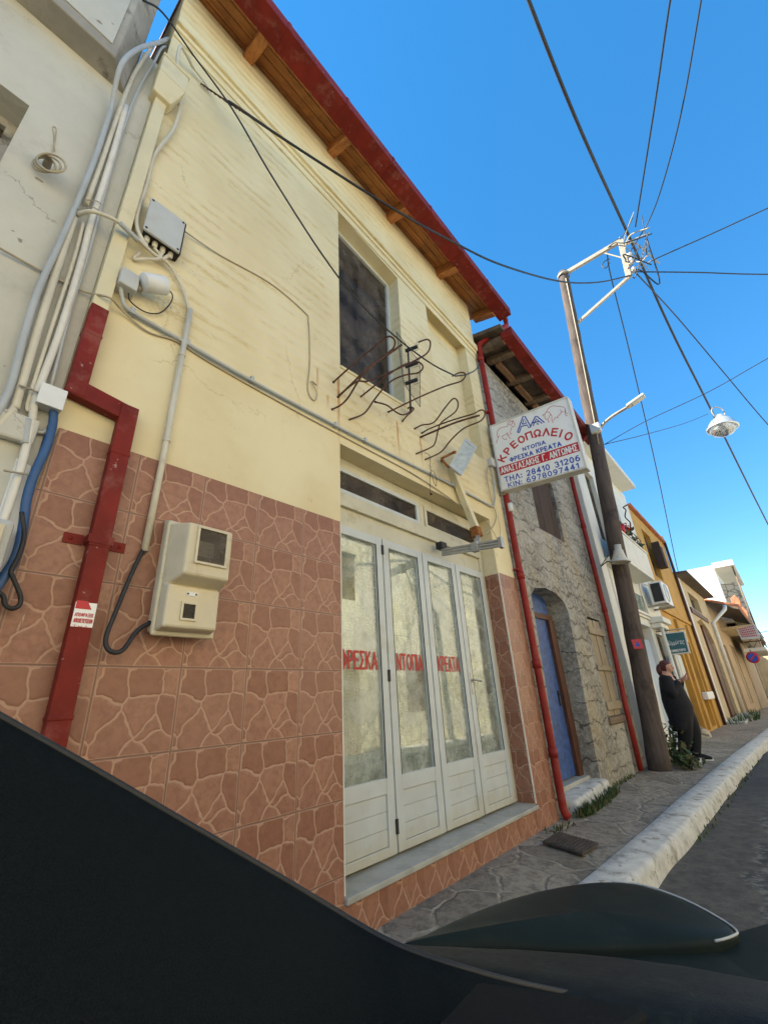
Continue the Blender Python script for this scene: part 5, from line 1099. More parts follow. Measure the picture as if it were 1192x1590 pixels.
# ------------------------------------------------------------------ beige shop, tan house and the far white building
BH = thing('beige_house', 'low beige house with an arched brown door after the ochre house', 'house', (25, 2, gz(25)))
mb = MB(); y = .0
b1 = [(22.2, y, -.1), (26.8, y, -.15), (26.9, y, 3.0), (26.2, y, 3.6), (24.6, y, 3.95), (23.0, y, 3.7), (22.2, y, 3.1)]
b2 = [(23.0, y, 4.3), (26.0, y, 4.3), (26.0, y, 5.0), (23.0, y, 5.0)]
mb.fill([[(20.52, y, -.6), (29.4, y, -.6), (29.4, y, 5.6), (20.52, y, 5.4)], b1, b2])
for l in (b1, b2):
    l = [Vector(p) for p in l]
    for i in range(len(l)): mb.face([l[i], l[(i+1) % len(l)], l[(i+1) % len(l)]+Vector((0, .3, 0)), l[i]+Vector((0, .3, 0))])
box_house(mb, 20.52, 29.4, y, 7, 5.4, 5.6); mb.build('wall', M['beige'], BH, merge=False)
mb = MB(); mb.box(23.2, 25.4, .2, .26, -.1, 3.9); mb.build('door', M['beige'], BH); mb = MB(); mb.box(25.4, 26.9, .12, .28, -.2, 4.0); mb.build('door_frame', M['doorbrown'], BH); mb = MB(); mb.box(22.2, 23.2, .2, .28, -.2, 4.0); mb.build('door_frame', M['doorbrown'], BH)
mb = MB(); mb.box(22.0, 27.1, -.05, -.001, 3.98, 4.2); mb.build('lintel', M['doorbrown'], BH); mb = MB(); mb.box(23.0, 26.0, .2, .24, 4.3, 5.0); mb.build('window', M['dark_gap'], BH)
mb = MB(); mb.hexa([(20.6, -.45, 5.34), (29.5, -.45, 5.50), (29.5, 4, 5.62), (20.6, 4, 5.50), (20.6, -.45, 5.42), (29.5, -.45, 5.58), (29.5, 4, 5.72), (20.6, 4, 5.6)]); mb.build('roof', M['roof_dark'], BH)
mb = MB(); mb.box(21.0, 27.2, -.6, -.002, -.5, -.05); mb.build('door_step', M['marble'], BH, bevel=.03)
mb = MB(); mb.tube([(29.0, -.8, 4.95), (28.9, -.75, 4.75), (28.2, -.12, 4.1), (28.2, -.1, -.3)], .09, 10); mb.build('rainwater_pipe', M['white_pvc'], BH)
mb = MB(); mb.box(20.60, 21.5, -.04, -.001, -.4, 5.3); mb.build('pilaster', M['white_render'], BH)
TH = thing('tan_house', 'tan rendered house with a tiled eave and hanging shop sign, far down the street', 'house', (38, 2, gz(38)))
mb = MB(); t1 = [(30.0, y, -.4), (32.4, y, -.4), (32.4, y, 3.2), (30.0, y, 3.2)]; t2 = [(35.5, y, 0), (38, y, 0), (38, y, 3.4), (35.5, y, 3.4)]; t3 = [(41, y, -.6), (44, y, -.6), (44, y, 3), (41, y, 3)]
mb.fill([[(29.42, y, -1), (52, y, -1.4), (52, y, 5.2), (29.42, y, 5.2)], t1, t2, t3])
for l in (t1, t2, t3):
    l = [Vector(p) for p in l]
    for i in range(4): mb.face([l[i], l[(i+1) % 4], l[(i+1) % 4]+Vector((0, .3, 0)), l[i]+Vector((0, .3, 0))])
box_house(mb, 29.42, 52, y, 8, 5.2); mb.build('wall', M['tan'], TH, merge=False)
mb = MB(); mb.box(30.02, 32.38, .2, .25, -.4, 3.18); mb.build('door', M['ochre'], TH); mb = MB(); mb.box(35.5, 38, .2, .25, 0, 3.4); mb.build('window', M['greybox'], TH); mb = MB(); mb.box(41, 44, .2, .25, -.6, 3); mb.build('door', M['doorbrown'], TH)
mb = MB(); mb.hexa([(29.6, -1.3, 4.75), (44, -1.3, 4.75), (44, .5, 5.5), (29.6, .5, 5.5), (29.6, -1.3, 4.87), (44, -1.3, 4.87), (44, .5, 5.62), (29.6, .5, 5.62)]); mb.build('eave', M['roof_dark'], TH)
mb = MB()
for k in range(44): x = 29.7+k*.325; mb.tube([(x, -1.33, 4.92), (x, .5, 5.66)], .11, 6)
mb.build('roof_tiles', M['terracotta'], TH)
for x in (31.2, 36.8): mb = MB(); mb.extrude([(x, -1.35, 4.95), (x, -1.0, 5.05), (x, -1.05, 5.6), (x, -1.3, 5.75), (x, -1.45, 5.4)], (.25, 0, 0)); mb.build('eave_ornament', M['terracotta'], TH, bevel=.03)
mb = MB(); mb.box(33, 52, -1.5, -.001, 4.1, 4.25); mb.build('canopy', M['beige'], TH)
HS = thing('signboard', 'far hanging white sign with rows of red and brown lettering', 'sign', (30, -.8, 3.3))
q = [PX(x, y_, 30) for x, y_ in ((1143, 977), (1172, 969), (1180, 991), (1150, 993))]
mb = MB(); mb.extrude(q, (.15, 0, 0)); mb.build('board', M['greybox'], HS)
mb = MB()
for k in range(5):
    t = .14+k*.17; a = q[0].lerp(q[3], t).lerp(q[1].lerp(q[2], t), .08); b = q[0].lerp(q[3], t).lerp(q[1].lerp(q[2], t), .9); d = Vector((0, 0, .07)); n = 9
    for j in range(n): e, f = a.lerp(b, j/n), a.lerp(b, (j+.65)/n); o = Vector((-.01, 0, 0)); mb.face([e+o, f+o, f+o+d, e+o+d])
mb.build('lettering', M['letter_red'], HS, merge=False)
NP = thing('no_parking_sign', 'round blue and red no parking sign on a thin post', 'road sign', (26, -1.27, gz(26)))
c_ = PX(1168, 1021, 26); rad = .24
mb = MB(); mb.lathe(c_, [(0, 0), (rad, 0), (rad, .01), (0, .01)], 28, (-1, 0, 0)); mb.build('red_disc', M['sign_red'], NP)
mb = MB(); mb.lathe(c_+Vector((-.016, 0, 0)), [(0, 0), (rad*.74, 0)], 28, (-1, 0, 0)); mb.build('blue_disc', M['sign_blue'], NP)
mb = MB(); mb.bar(c_+Vector((-.02, -rad*.55, rad*.55)), c_+Vector((-.02, rad*.55, -rad*.55)), .004, .055, (0, .7, .7)); mb.build('red_bar', M['sign_red'], NP)
mb = MB(); mb.tube([(c_.x+.04, c_.y, gz(26)), (c_.x+.04, c_.y, c_.z+.35)], .03, 8); mb.build('post', M['galv'], NP)
FW = thing('far_white_building', 'bright white building above the low roofs at the end of the street', 'building', (40, 2, gz(38)))
fy = .048*37-2.3
mb = MB(); zt = 1.22+.2034*37
mb.box(37, 46, fy, 9, 5.0, zt); mb.build('wall', M['white_bright'], FW); mb = MB(); mb.box(37.02, 46, .06, 8.9, -1.5, 4.999); mb.build('ground_floor_wall', M['tan'], FW)
mb = MB(); mb.box(36.8, 46, fy-1.15, fy-.001, zt-.25, zt+.12); mb.build('roof_slab', M['white_render'], FW)
mb = MB(); mb.box(38.5, 46, fy-.9, fy-.002, 3.2, zt-1.1); mb.build('stone_wall', M['rubble'], FW)
mb = MB(); mb.box(37.2, 46, fy-1.1, fy-.002, 3.0, 3.2); mb.build('balcony', M['white_render'], FW)
mb = MB()
for z in (3.6, 3.95, 4.3): mb.tube([(37.3, fy, z), (37.3, fy-1.05, z), (46, fy-1.05, z)], .04, 6)
mb.build('railing', M['doorbrown'], FW)
mb = MB(); mb.tube([(37.3, fy-1.02, 3.2), (37.3, fy-1.02, zt-.25)], .05, 6); mb.build('post', M['oldwood'], FW)
mb = MB(); mb.box(60, 75, -1.6, 6, -2, 4.2); tag(mb.build('far_house', M['beige']), 'plain beige house at the very end of the street', 'house')
for k, (x0, x1, hh, mm) in enumerate(((52.2, 59.8, 4.4, 'tan'),)):
    mb = MB(); mb.box(x0, x1, 0, 7, -1.6, hh); tag(mb.build('far_house', M[mm]), 'low tan house beyond the tiled eave', 'house')

# green hairdresser's sign
GS = thing('signboard', 'small teal shop sign with white handwriting hanging from a bracket', 'sign', (13.4, -.45, 1.95))
q = [PX(x, y_, 13.4) for x, y_ in ((1027, 983), (1062, 979), (1071, 1014), (1035, 1018))]
mb = MB(); mb.extrude(q, (.05, 0, 0)); mb.build('frame', M['white_pvc'], GS)
cc_ = (q[0]+q[1]+q[2]+q[3])/4; qi = [p.lerp(cc_, .12)+Vector((-.006, 0, 0)) for p in q]
mb = MB(); mb.face(qi); mb.build('panel', M['teal'], GS)
fg = lambda a, b: (qi[3].lerp(qi[2], a)).lerp(qi[0].lerp(qi[1], a), b)+Vector((-.005, 0, 0))
mb = MB(); put_font(mb, 'Κομμώσεις', fg, .10, .92, .36, .66, .25); put_text(mb, 'ΚΟΜΜΩΤΗΡΙΟ', fg, .12, .9, .06, .19, .16); mb.build('white_lettering', M['sign_white'], GS)
mb = MB(); mb.tube([q[0]+Vector((.02, .2, .05)), q[1]+Vector((.02, -.04, .05))], .018, 6); mb.build('hanging_bar', M['galv'], GS)

# ------------------------------------------------------------------ wooden utility pole and what hangs on it
PB, PT = Vector((8.97, -.25, -.1)), PX(873, 424, 9.0)
def pole_at(z): return PB.lerp(PT, (z-PB.z)/(PT.z-PB.z))
UP = thing('utility_pole', 'leaning dark wooden utility pole on the pavement', 'utility pole', (9.0, -.345, 0))
mb = MB(); rr = random.Random(2); n = 40; pts = []; rad = []
for i in range(n+1):
    t = i/n; pts.append(PB.lerp(PT, t)+Vector(((rr.random()-.5)*.012, (rr.random()-.5)*.012, 0))); rad.append(.160-.045*t+(rr.random()-.5)*.008+.02*max(0, 1-t*12))
mb.tube(pts, rad, 16); mb.build('shaft', M['pole'], UP)
A1, A2, A3, A4 = PX(878, 424, 9.0), PX(963, 374, 9.0), PX(976, 430, 9.0), PX(892, 505, 9.0)
mb = MB(); mb.bar(A1, A2, .07, .10); mb.build('crossarm', M['galv'], UP, bevel=.005)
mb = MB(); mb.bar(A2, A3, .08, .11, (0, 1, 0)); mb.build('end_bar', M['galv'], UP, bevel=.005)
mb = MB(); mb.bar(A3, A4, .05, .07); mb.build('brace', M['galv'], UP, bevel=.005)
mb = MB(); mb.lathe(PT+Vector((0, 0, -.12)), [(.14, -.03), (.15, -.03), (.15, .03), (.14, .03)], 14); mb.build('steel_band', M['galv'], UP)
rr = random.Random(9)
for i in range(7):
    c_ = A2.lerp(A3, rr.random())+Vector((0, -.10, 0)); mb = MB(); mb.lathe(c_, [(0, -.05), (.045, -.045), (.03, -.01), (.045, .02), (.025, .05), (0, .055)], 10, (rr.random()-.5, -1, rr.random()-.5)); mb.build('insulator', M['insul'], UP)
mb = MB(); z0 = pole_at(5.9)
mb.tube([pole_at(10.6)+Vector((-.11, -.07, 0)), pole_at(8.5)+Vector((-.12, -.08, 0)), pole_at(6.6)+Vector((-.14, -.08, 0)), pole_at(5.9)+Vector((-.15, -.08, 0))], .012, 6); mb.build('earth_cable', M['cable_pale'], UP)
rr = random.Random(21); tangle_c = (A2+A3)/2
for i in range(16):                                    # tangled leads at the arm's end
    a = A1.lerp(A2, .6+.4*rr.random()) if i < 5 else A2.lerp(A3, rr.random()); b = A2.lerp(A3, rr.random())+Vector((rr.gauss(0, .2), -.35-.25*rr.random(), rr.gauss(0, .25)))
    m_ = a.lerp(b, .5)+Vector((rr.gauss(0, .2), rr.gauss(0, .12), rr.gauss(-.08, .25)))
    cable('wire_loop', [a, a.lerp(m_, .5)+Vector((0, 0, rr.gauss(0, .12))), m_, b], .009 if i % 3 else .014, 'cable' if i % 2 else 'cable_pale', 'looping lead tangled at the end of the pole crossarm', 'wire', 'tangled leads on the crossarm')
mb = MB(); pq = pole_at(2.33); d_ = Vector((-1, -.35, 0)).normalized(); s_ = Vector((.35, -1, 0)).normalized(); c_ = PX(989, 1000, 8.79)
PL = thing('marker_plate', 'small red plate with a blue triangle nailed to the pole', 'plate', c_)
mb.obox(c_, d_*.006, s_*.075, Vector((0, .006, .08))); mb.build('plate', M['sign_red'], PL)
mb = MB(); e = c_+d_*.009; mb.face([e+s_*.045+Vector((0, 0, -.04)), e-s_*.045+Vector((0, 0, -.04)), e+Vector((0, 0, .05))]); mb.build('triangle', M['sign_blue'], PL)
# horn loudspeaker
HN = thing('loudspeaker', 'cream horn loudspeaker pointing down on the wooden pole', 'loudspeaker', PX(962, 862, 8.7))
t_, b_ = PX(958, 846, 8.68), PX(962, 873, 8.68); ax_ = (b_-t_); L = ax_.length
mb = MB(); mb.lathe(t_, [(0, 0), (.058, 0), (.062, L*.28), (.08, L*.32), (.09, L*.5), (.125, L*.8), (.172, L*.98), (.18, L), (.172, L*1.01), (.12, L*.8), (.075, L*.5)], 24, ax_); mb.build('horn', M['cream_pvc'], HN)
mb = MB(); mb.lathe(t_+ax_*.55, [(0, 0), (.06, 0), (.05, L*.3), (0, L*.36)], 14, ax_); mb.build('driver_cone', M['galv'], HN)
mb = MB(); mb.bar(t_.lerp(b_, .35), t_.lerp(b_, .35)+Vector((.3, .12, 0)), .03, .06); mb.build('bracket', M['galv'], HN)
cable('cable', [PX(950, 873, 8.68), PX(942, 872, 8.7), (9.05, -.15, 3.45), PX(940, 868, 9.4), PX(944, 862, 9.4)], .010, 'cable', 'black lead curling from the horn loudspeaker to the white house')
bx = thing('junction_box', 'white connection box high on the utility pole below the lamp arm', 'junction box', PX(924, 668, 8.85)); q = PX(923, 666, 8.84)
mb = MB(); mb.box(q.x-.06, q.x+.06, q.y-.11, q.y+.08, q.z-.10, q.z+.10); mb.build('box_body', M['white_plastic'], bx, bevel=.01); mb = MB(); mb.box(q.x-.07, q.x-.061, q.y-.10, q.y+.07, q.z-.09, q.z+.09); mb.build('lid', M['greybox'], bx)
SL = thing('street_lamp', 'street lamp head on a curved arm fixed to the pole', 'street lamp', PX(930, 690, 9.0))
mb = MB(); mb.tube(smooth([PX(935, 700, 9.0), PX(931, 680, 9.0), PX(933, 663, 9.0), PX(948, 648, 9.0), PX(975, 631, 9.0)], 6), .032, 10); mb.build('arm', M['galv'], SL)
a, b = PX(973, 632, 9.0), PX(1000, 613, 9.0)
mb = MB(); mb.bar(a, b, .16, .06); mb.build('lamp_head', M['greybox'], SL, bevel=.02); mb = MB(); mb.bar(a.lerp(b, .3)-Vector((0, 0, .036)), a.lerp(b, .92)-Vector((0, 0, .036)), .12, .012); mb.build('lens', M['sign_frame'], SL)
LP = thing('pendant_lamp', 'round metal street lamp with glass bowl hanging from the overhead cable', 'street lamp', PX(1117, 662, 16.0))
t_ = PX(1116, 645, 16.0); b_ = PX(1117, 665, 16.0); dn = Vector((-.04, .12, -1)).normalized()
mb = MB(); mb.lathe(t_, [(0, 0), (.10, .0), (.13, .10), (.24, .17), (.33, .29), (.38, .42), (.42, .45), (.42, .50), (.37, .50)], 28, dn); mb.build('shade', M['lamp_metal'], LP)
mb = MB(); mb.lathe(t_+dn*.49, [(.37, 0), (.34, .10), (.25, .19), (.12, .24), (0, .25)], 24, dn); mb.build('glass_bowl', M['lamp_glass'], LP)
mb = MB(); mb.lathe(t_+dn*.42, [(.05, 0), (.06, .15), (.05, .24), (0, .25)], 12, dn); mb.build('bulb', M['white_plastic'], LP)
mb = MB(); mb.tube(smooth([t_+Vector((-.1, .12, -.05)), t_+Vector((-.12, .14, .2)), t_+Vector((0, .02, .34)), t_+Vector((.08, -.14, .2)), t_+Vector((.08, -.14, -.05))], 4), .018, 6); mb.build('hanger', M['galv'], LP)
# overhead wires
wire('overhead_wire', [PX(760, -160, 3.1), PX(820, 0, 3.9), PX(900, 200, 5.8), PX(975, 365, 9.0), PX(1040, 510, 12), PX(1105, 640, 16.4), PX(1192, 815, 28), PX(1250, 925, 45)], .028, 'thickest black overhead cable running the length of the street, carrying the pendant lamp')
wire('overhead_wire', [PX(1075, -200, 4.4), PX(1040, 0, 5.4), PX(1015, 170, 6.8), PX(986, 352, 9.0)], .016, 'black overhead wire rising steeply from the crossarm, left of its neighbour')
wire('overhead_wire', [PX(1120, -200, 4.6), PX(1088, 0, 5.7), PX(1058, 170, 6.9), PX(1030, 280, 8.0), PX(1008, 340, 8.8), PX(975, 395, 9.0)], .013, 'thinner slack overhead wire rising beside the steep black one')
wire('overhead_wire', [PX(1010, 405, 9.0), PX(1100, 365, 9.2), PX(1192, 323, 9.6), PX(1400, 230, 10.5)], .012, 'overhead wire leaving the crossarm upward to the right')
wire('overhead_wire', [PX(985, 422, 9.0), PX(1080, 423, 9.8), PX(1192, 426, 10.9), PX(1400, 424, 13)], .014, 'overhead wire leaving the crossarm level to the right')
wire('overhead_wire', [PX(985, 422, 9.0), PX(1050, 492, 11.5), PX(1120, 575, 14), PX(1192, 660, 16.6), PX(1300, 780, 22)], .014, 'overhead wire slanting from crossarm down to the right edge')
wire('overhead_wire', [PX(942, 392, 9.0), PX(948, 430, 9.6), PX(980, 560, 12), PX(1020, 735, 16), PX(1048, 870, 22), PX(1056, 900, 24)], .014, 'overhead wire dropping from crossarm to the beige house roof')
cable('wire_loop', [PX(946, 402, 9.1), PX(938, 406, 9.0), PX(934, 413, 9.0), PX(940, 416, 9.0), PX(946, 408, 9.1)], .011, 'cable', 'small round loop of wire under the crossarm', 'wire')
wire('overhead_wire', [PX(938, 690, 9.0), PX(1000, 655, 9.05), PX(1100, 608, 9.1), PX(1192, 556, 9.2), PX(1400, 440, 9.5)], .007, 'thin wire from the pole above the lamp arm across the street')
wire('overhead_wire', [PX(938, 690, 9.0), PX(1000, 675, 11), PX(1060, 658, 14), PX(1098, 643, 16)], .009, 'thin wire from the pole to the pendant lamp')
wire('overhead_wire', [P(352, 157, -.15), P(368, 166, -.22), PX(450, 222, 1.35), PX(600, 318, 2.25), PX(700, 374, 3.3), PX(780, 412, 4.4), PX(870, 437, 6.2), PX(930, 438, 7.7), PX(980, 427, 9.0)], .0135, 'thick dark service cable from the yellow wall to the pole crossarm')
mb = MB(); rr = random.Random(4); base = smooth([P(312, 130, -.02), P(335, 146, -.06), P(368, 168, -.22), P(385, 178, -.30)], 8)
for s in range(2):
    mb.tube([p+Vector((.011*math.sin(i*1.6+s*3), 0, .011*math.cos(i*1.6+s*3))) for i, p in enumerate(base)], .0055, 6)
tag(mb.build('cable_grip', M['rust'], merge=False), 'twisted rusty wire grip anchoring the thick cable to the yellow wall', 'cable grip')
wire('overhead_wire', [(75, -5.2, 7.2), (62, -3.5, 6.2), (52, .3, 5.0)], .03, 'far thin wire near the end of the street')

# ------------------------------------------------------------------ woman leaning by the pole with a phone
PXX = 10.1
def pp(px, py, dx=0.0): v = PX(960+px/7.947, 1010+py/7.947, PXX); v.x += dx; return v
WM = thing('person', 'woman in a long black cardigan leaning by the pole, looking at her phone', 'person', (PXX, -.55, 0))
def skin_mesh(name, nodes, edges, mat, parent, sub=2):
    me = bpy.data.meshes.new(name); org = wloc(parent); me.from_pydata([Vector(p)-org for p, r in nodes], edges, [])
    o = bpy.data.objects.new(name, me); COL.objects.link(o); o.parent = parent
    md = o.modifiers.new('skin', 'SKIN'); md.use_smooth_shade = True
    for i, (p, r) in enumerate(nodes):
        sv = me.skin_vertices[0].data[i]; rr_ = r if isinstance(r, tuple) else (r, r); sv.radius = rr_; sv.use_root = (i == 0)
    s = o.modifiers.new('sub', 'SUBSURF'); s.levels = sub; s.render_levels = sub
    dg = bpy.context.evaluated_depsgraph_get(); nm = bpy.data.meshes.new_from_object(o.evaluated_get(dg)); bpy.data.objects.remove(o)
    for p in nm.polygons: p.use_smooth = True
    nm.materials.clear(); nm.materials.append(mat); o = bpy.data.objects.new(name, nm); COL.objects.link(o); o.parent = parent; return o
hip = pp(790, 800); hip.z = .90; che = pp(660, 430); nk = pp(575, 290); hd0 = pp(585, 215); hd1 = pp(575, 165)
fR, fL = pp(880, 1365, -.10), pp(1000, 1340, .12); fR.z = fL.z = .09
nodes = [(hip, .20), (hip.lerp(che, .5), .21), (che, .19), (nk, .065), (hd0, (.085, .095)), (hd1, (.085, .10))]
ed = [(0, 1), (1, 2), (2, 3), (3, 4), (4, 5)]
for sx, ft in ((-.12, fR), (.12, fL)):
    b = len(nodes); k_n = hip.lerp(ft, .52)+Vector((sx*.6, -.03, 0)); an = ft+Vector((0, .06, .02))
    nodes += [(hip+Vector((sx, 0, -.08)), .125), (k_n, .085), (an, .05)]; ed += [(0, b), (b, b+1), (b+1, b+2)]
hands = []
for sx, hp in ((-.22, pp(775, 362, -.05)), (.22, pp(790, 350, .05))):
    b = len(nodes); sh = che.lerp(nk, .45)+Vector((sx, .02, 0)); el = pp(690, 530)+Vector((sx*1.35, 0, 0)); wr = hp+Vector((sx*.10, .07, -.05))
    nodes += [(sh, .06), (el, .04), (wr, .028), (hp, (.036, .020))]; ed += [(2, b), (b, b+1), (b+1, b+2), (b+2, b+3)]; hands.append((sh, el, wr, hp))
skin_mesh('body', nodes, ed, M['skin'], WM)
# hands: five fingers each, closed round the phone
phc = pp(812, 318)
for (sh, el, wr, hp), sx in zip(hands, (-1, 1)):
    fn = [(hp, .020)]; fe = []
    for k in range(4):
        b = len(fn); off = Vector((sx*.012*0, 0, .0))+Vector((0, -.015+.0*k, .024-.016*k)); L = (.075, .085, .08, .062)[k]
        p1 = hp+off*1.0+Vector((sx*.03, -.02, 0)); p2 = p1+Vector((sx*.004, -L*.5, .012)); p3 = p2+Vector((-sx*.022, -L*.35, .012))
        fn += [(p1, .0095), (p2, .0085), (p3, .0075)]; fe += [(0, b), (b, b+1), (b+1, b+2)]
    b = len(fn); fn += [(hp+Vector((-sx*.012, -.015, .03)), .010), (hp+Vector((-sx*.02, -.045, .05)), .009)]; fe += [(0, b), (b, b+1)]
    skin_mesh('hand', fn, fe, M['skin'], WM, 1)
# face and hair
fd = (pp(700, 250)-pp(560, 250)).normalized(); hc = pp(588, 205); up = (pp(560, 110)-pp(590, 290)).normalized(); sd_ = fd.cross(up).normalized()
mb = MB(); rows = []
for i in range(13):                                     # head: skull to chin, profile towards the street
    t = i/12; th = math.pi*t; r = math.sin(th); ring = []
    for j in range(20):
        a = 2*math.pi*j/20; fx_, sx_ = math.cos(a), math.sin(a)
        jaw = max(0, (t-.55)/.45)
        ring.append(hc+up*(.118*math.cos(th))+fd*(fx_*r*(.098+.012*jaw*(fx_ > 0))+.018*jaw)+sd_*(sx_*r*(.080-.012*jaw)))
    rows.append(ring)
mb.smooth = True; mb.grid(rows, closeu=True)
mb.build('head', M['skin'], WM)
def blob(name, c, ra, rb, rc, mat, a=None, b=None, c_=None, seg=14):
    mb = MB(); a, b, c_ = a or fd, b or sd_, c_ or up; rows = []
    for i in range(9):
        th = math.pi*i/8; rows.append([Vector(c)+c_*(rc*math.cos(th))+(a*(ra*math.cos(2*math.pi*j/seg))+b*(rb*math.sin(2*math.pi*j/seg)))*math.sin(th) for j in range(seg)])
    mb.smooth = True; mb.grid(rows, closeu=True); return mb.build(name, mat, WM)
blob('nose', hc+fd*.103-up*.012, .020, .013, .020, M['skin']); blob('ear', hc-fd*.012-sd_*.080*-1-up*.01, .020, .008, .030, M['skin']); blob('ear', hc-fd*.012+sd_*-.080-up*.01, .020, .008, .030, M['skin'])
for s in (-1, 1): blob('eye', hc+fd*.086+sd_*s*.032+up*.012, .010, .013, .005, M['hair'])
for s in (-1, 1): blob('eyebrow', hc+fd*.090+sd_*s*.032+up*.034, .008, .020, .004, M['hair'])
blob('mouth', hc+fd*.098-up*.052, .010, .022, .007, M['letter_red'])
mb = MB(); rows = []
for i in range(11):                                     # hair cap, open over the face, with the gathered bun behind
    th = math.pi*.80*i/10; r = math.sin(th); ring = []
    for j in range(17):
        a = R(82)+(2*math.pi-R(164))*j/16; ring.append(hc-fd*.008+up*(.128*math.cos(th)+.004)+fd*(math.cos(a)*r*.112)+sd_*(math.sin(a)*r*.094))
    rows.append(ring)
mb.smooth = True; mb.grid(rows); mb.build('hair', M['hair'], WM)
blob('hair_top', hc+up*.060-fd*.018, .100, .086, .070, M['hair']); blob('hair_bun', hc-fd*.115-up*.05, .065, .075, .11, M['hair'])
# long cardigan: rings from neck to thigh, following the silhouette
def ring_loft(secs, wx, seg=22, wob=.0):
    rows = []; rr = random.Random(8)
    for (bk, fr), w_ in zip(secs, wx):
        b, f = pp(*bk), pp(*fr); c = (b+f)/2; h = (f-b)/2; ring = []
        for j in range(seg):
            a = 2*math.pi*j/seg; k = 1+wob*math.sin(5*a+len(rows))
            ring.append(c+h*(math.cos(a)*k)+Vector((1, 0, 0))*(math.sin(a)*w_*k))
        rows.append(ring)
    return rows
mb = MB(); mb.smooth = True
secs = [((528, 292), (655, 318)), ((500, 320), (705, 372)), ((500, 400), (778, 432)), ((515, 500), (824, 512)), ((535, 610), (876, 610)), ((565, 710), (916, 700)), ((600, 800), (924, 790)), ((632, 880), (920, 880)), ((664, 950), (915, 955)), ((672, 985), (905, 985)), ((700, 982), (885, 982))]
wx = [.10, .22, .27, .30, .32, .33, .34, .34, .33, .32, .27]
mb.grid(ring_loft(secs, wx, 26, .012), closeu=True); cg = mb.build('cardigan', M['cardigan'], WM)
for (sh, el, wr, hp), s in zip(hands, (-1, 1)):
    mb = MB(); pts = smooth([sh+Vector((-s*.03, 0, .03)), sh.lerp(el, .5), el, el.lerp(wr, .5), wr+(hp-wr)*.1], 4); n = len(pts); mb.tube(pts, [.115-.055*(i/(n-1)) for i in range(n)], 14); mb.build('sleeve', M['cardigan'], WM)
for s, ft in ((-1, fR), (1, fL)):
    mb = MB(); a = hip+Vector((s*.12, 0, -.02)); k_n = hip.lerp(ft, .52)+Vector((s*.075, -.03, 0)); an = ft+Vector((0, .06, .01))
    pts = smooth([a, k_n, an], 6); n = len(pts); mb.tube(pts, [.165-.085*(i/(n-1)) for i in range(n)], 16); mb.build('trouser_leg', M['trousers'], WM)
    mb = MB(); rows = []
    for y_, w_, h_ in ((.13, .030, .05), (.10, .042, .095), (.04, .046, .10), (-.04, .046, .085), (-.10, .048, .06), (-.15, .040, .045), (-.175, .020, .03)):
        rows.append([(ft.x+math.cos(t)*w_, ft.y+y_, .025+max(-.01, math.sin(t))*h_) for t in [2*math.pi*k/14 for k in range(14)]])
    mb.smooth = True; mb.grid(rows, closeu=True); mb.face(rows[0]); mb.face(rows[-1]); mb.build('shoe', M['shoe'], WM)
    mb = MB(); po = [(ft.x+math.cos(t)*.052*(1-.15*(math.sin(t) < 0)), ft.y-.02+math.sin(t)*.162, .001) for t in [2*math.pi*k/20 for k in range(20)]]; mb.extrude(po, (0, 0, .045)); mb.build('sole', M['sole'], WM)
mb = MB(); mb.hexa([(PXX-.04, phc.y+.03, phc.z-.07), (PXX+.04, phc.y+.03, phc.z-.07), (PXX+.04, phc.y+.04, phc.z-.065), (PXX-.04, phc.y+.04, phc.z-.065), (PXX-.04, phc.y-.05, phc.z+.05), (PXX+.04, phc.y-.05, phc.z+.05), (PXX+.04, phc.y-.04, phc.z+.055), (PXX-.04, phc.y-.04, phc.z+.055)]); tag(mb.build('phone', M['phone'], bevel=.004), 'phone in a pink case held by the woman', 'phone')
# plants on the pavement round the pole
leafy('pavement_plant', (9.6, -.46, 0), 150, .10, .34, ['leaf', 'grass', 'leaf_dry'], 'leafy green weed growing between the pole and the woman', .10)
leafy('pavement_plant', (9.85, -.32, 0), 130, .12, .6, ['leaf', 'leaf', 'leaf_dry'], 'taller dark green plant in front of the black trousers', .10)
leafy('pavement_plant', (9.25, -.62, 0), 160, .09, .16, ['leaf_dry', 'grass'], 'dry weeds at the foot of the wooden pole', .08)
FP = thing('potted_plant', 'small plant hanging in a white pot on the white house near the pole', 'plant', PX(1008, 1150, 9.7))
q = PX(1008, 1155, 9.7); mb = MB(); mb.lathe(q, [(0, 0), (.05, 0), (.065, .16), (.05, .16)], 12); mb.build('pot', M['white_plastic'], FP)
mb = MB(); rr = random.Random(3)
for i in range(90):
    p = q+Vector((rr.gauss(0, .06), rr.gauss(0, .06), .12+rr.random()*.22)); d = Vector((rr.gauss(0, 1), rr.gauss(0, 1), rr.gauss(0, 1))).normalized(); s = d.cross(Vector((.2, .1, 1))).normalized(); mb.face([p, p+d*.05+s*.03, p+d*.09, p+d*.05-s*.03])
mb.build('foliage', M['leaf'], FP, merge=False)
tufts('grass_tuft', [(20.8, -.3, gz(21)), (24, -.7, gz(24)), (28, -.5, gz(28))], 160, .35, ['leaf', 'grass'], 'weeds along the foot of the beige house', 'grass', .3, 'stuff')

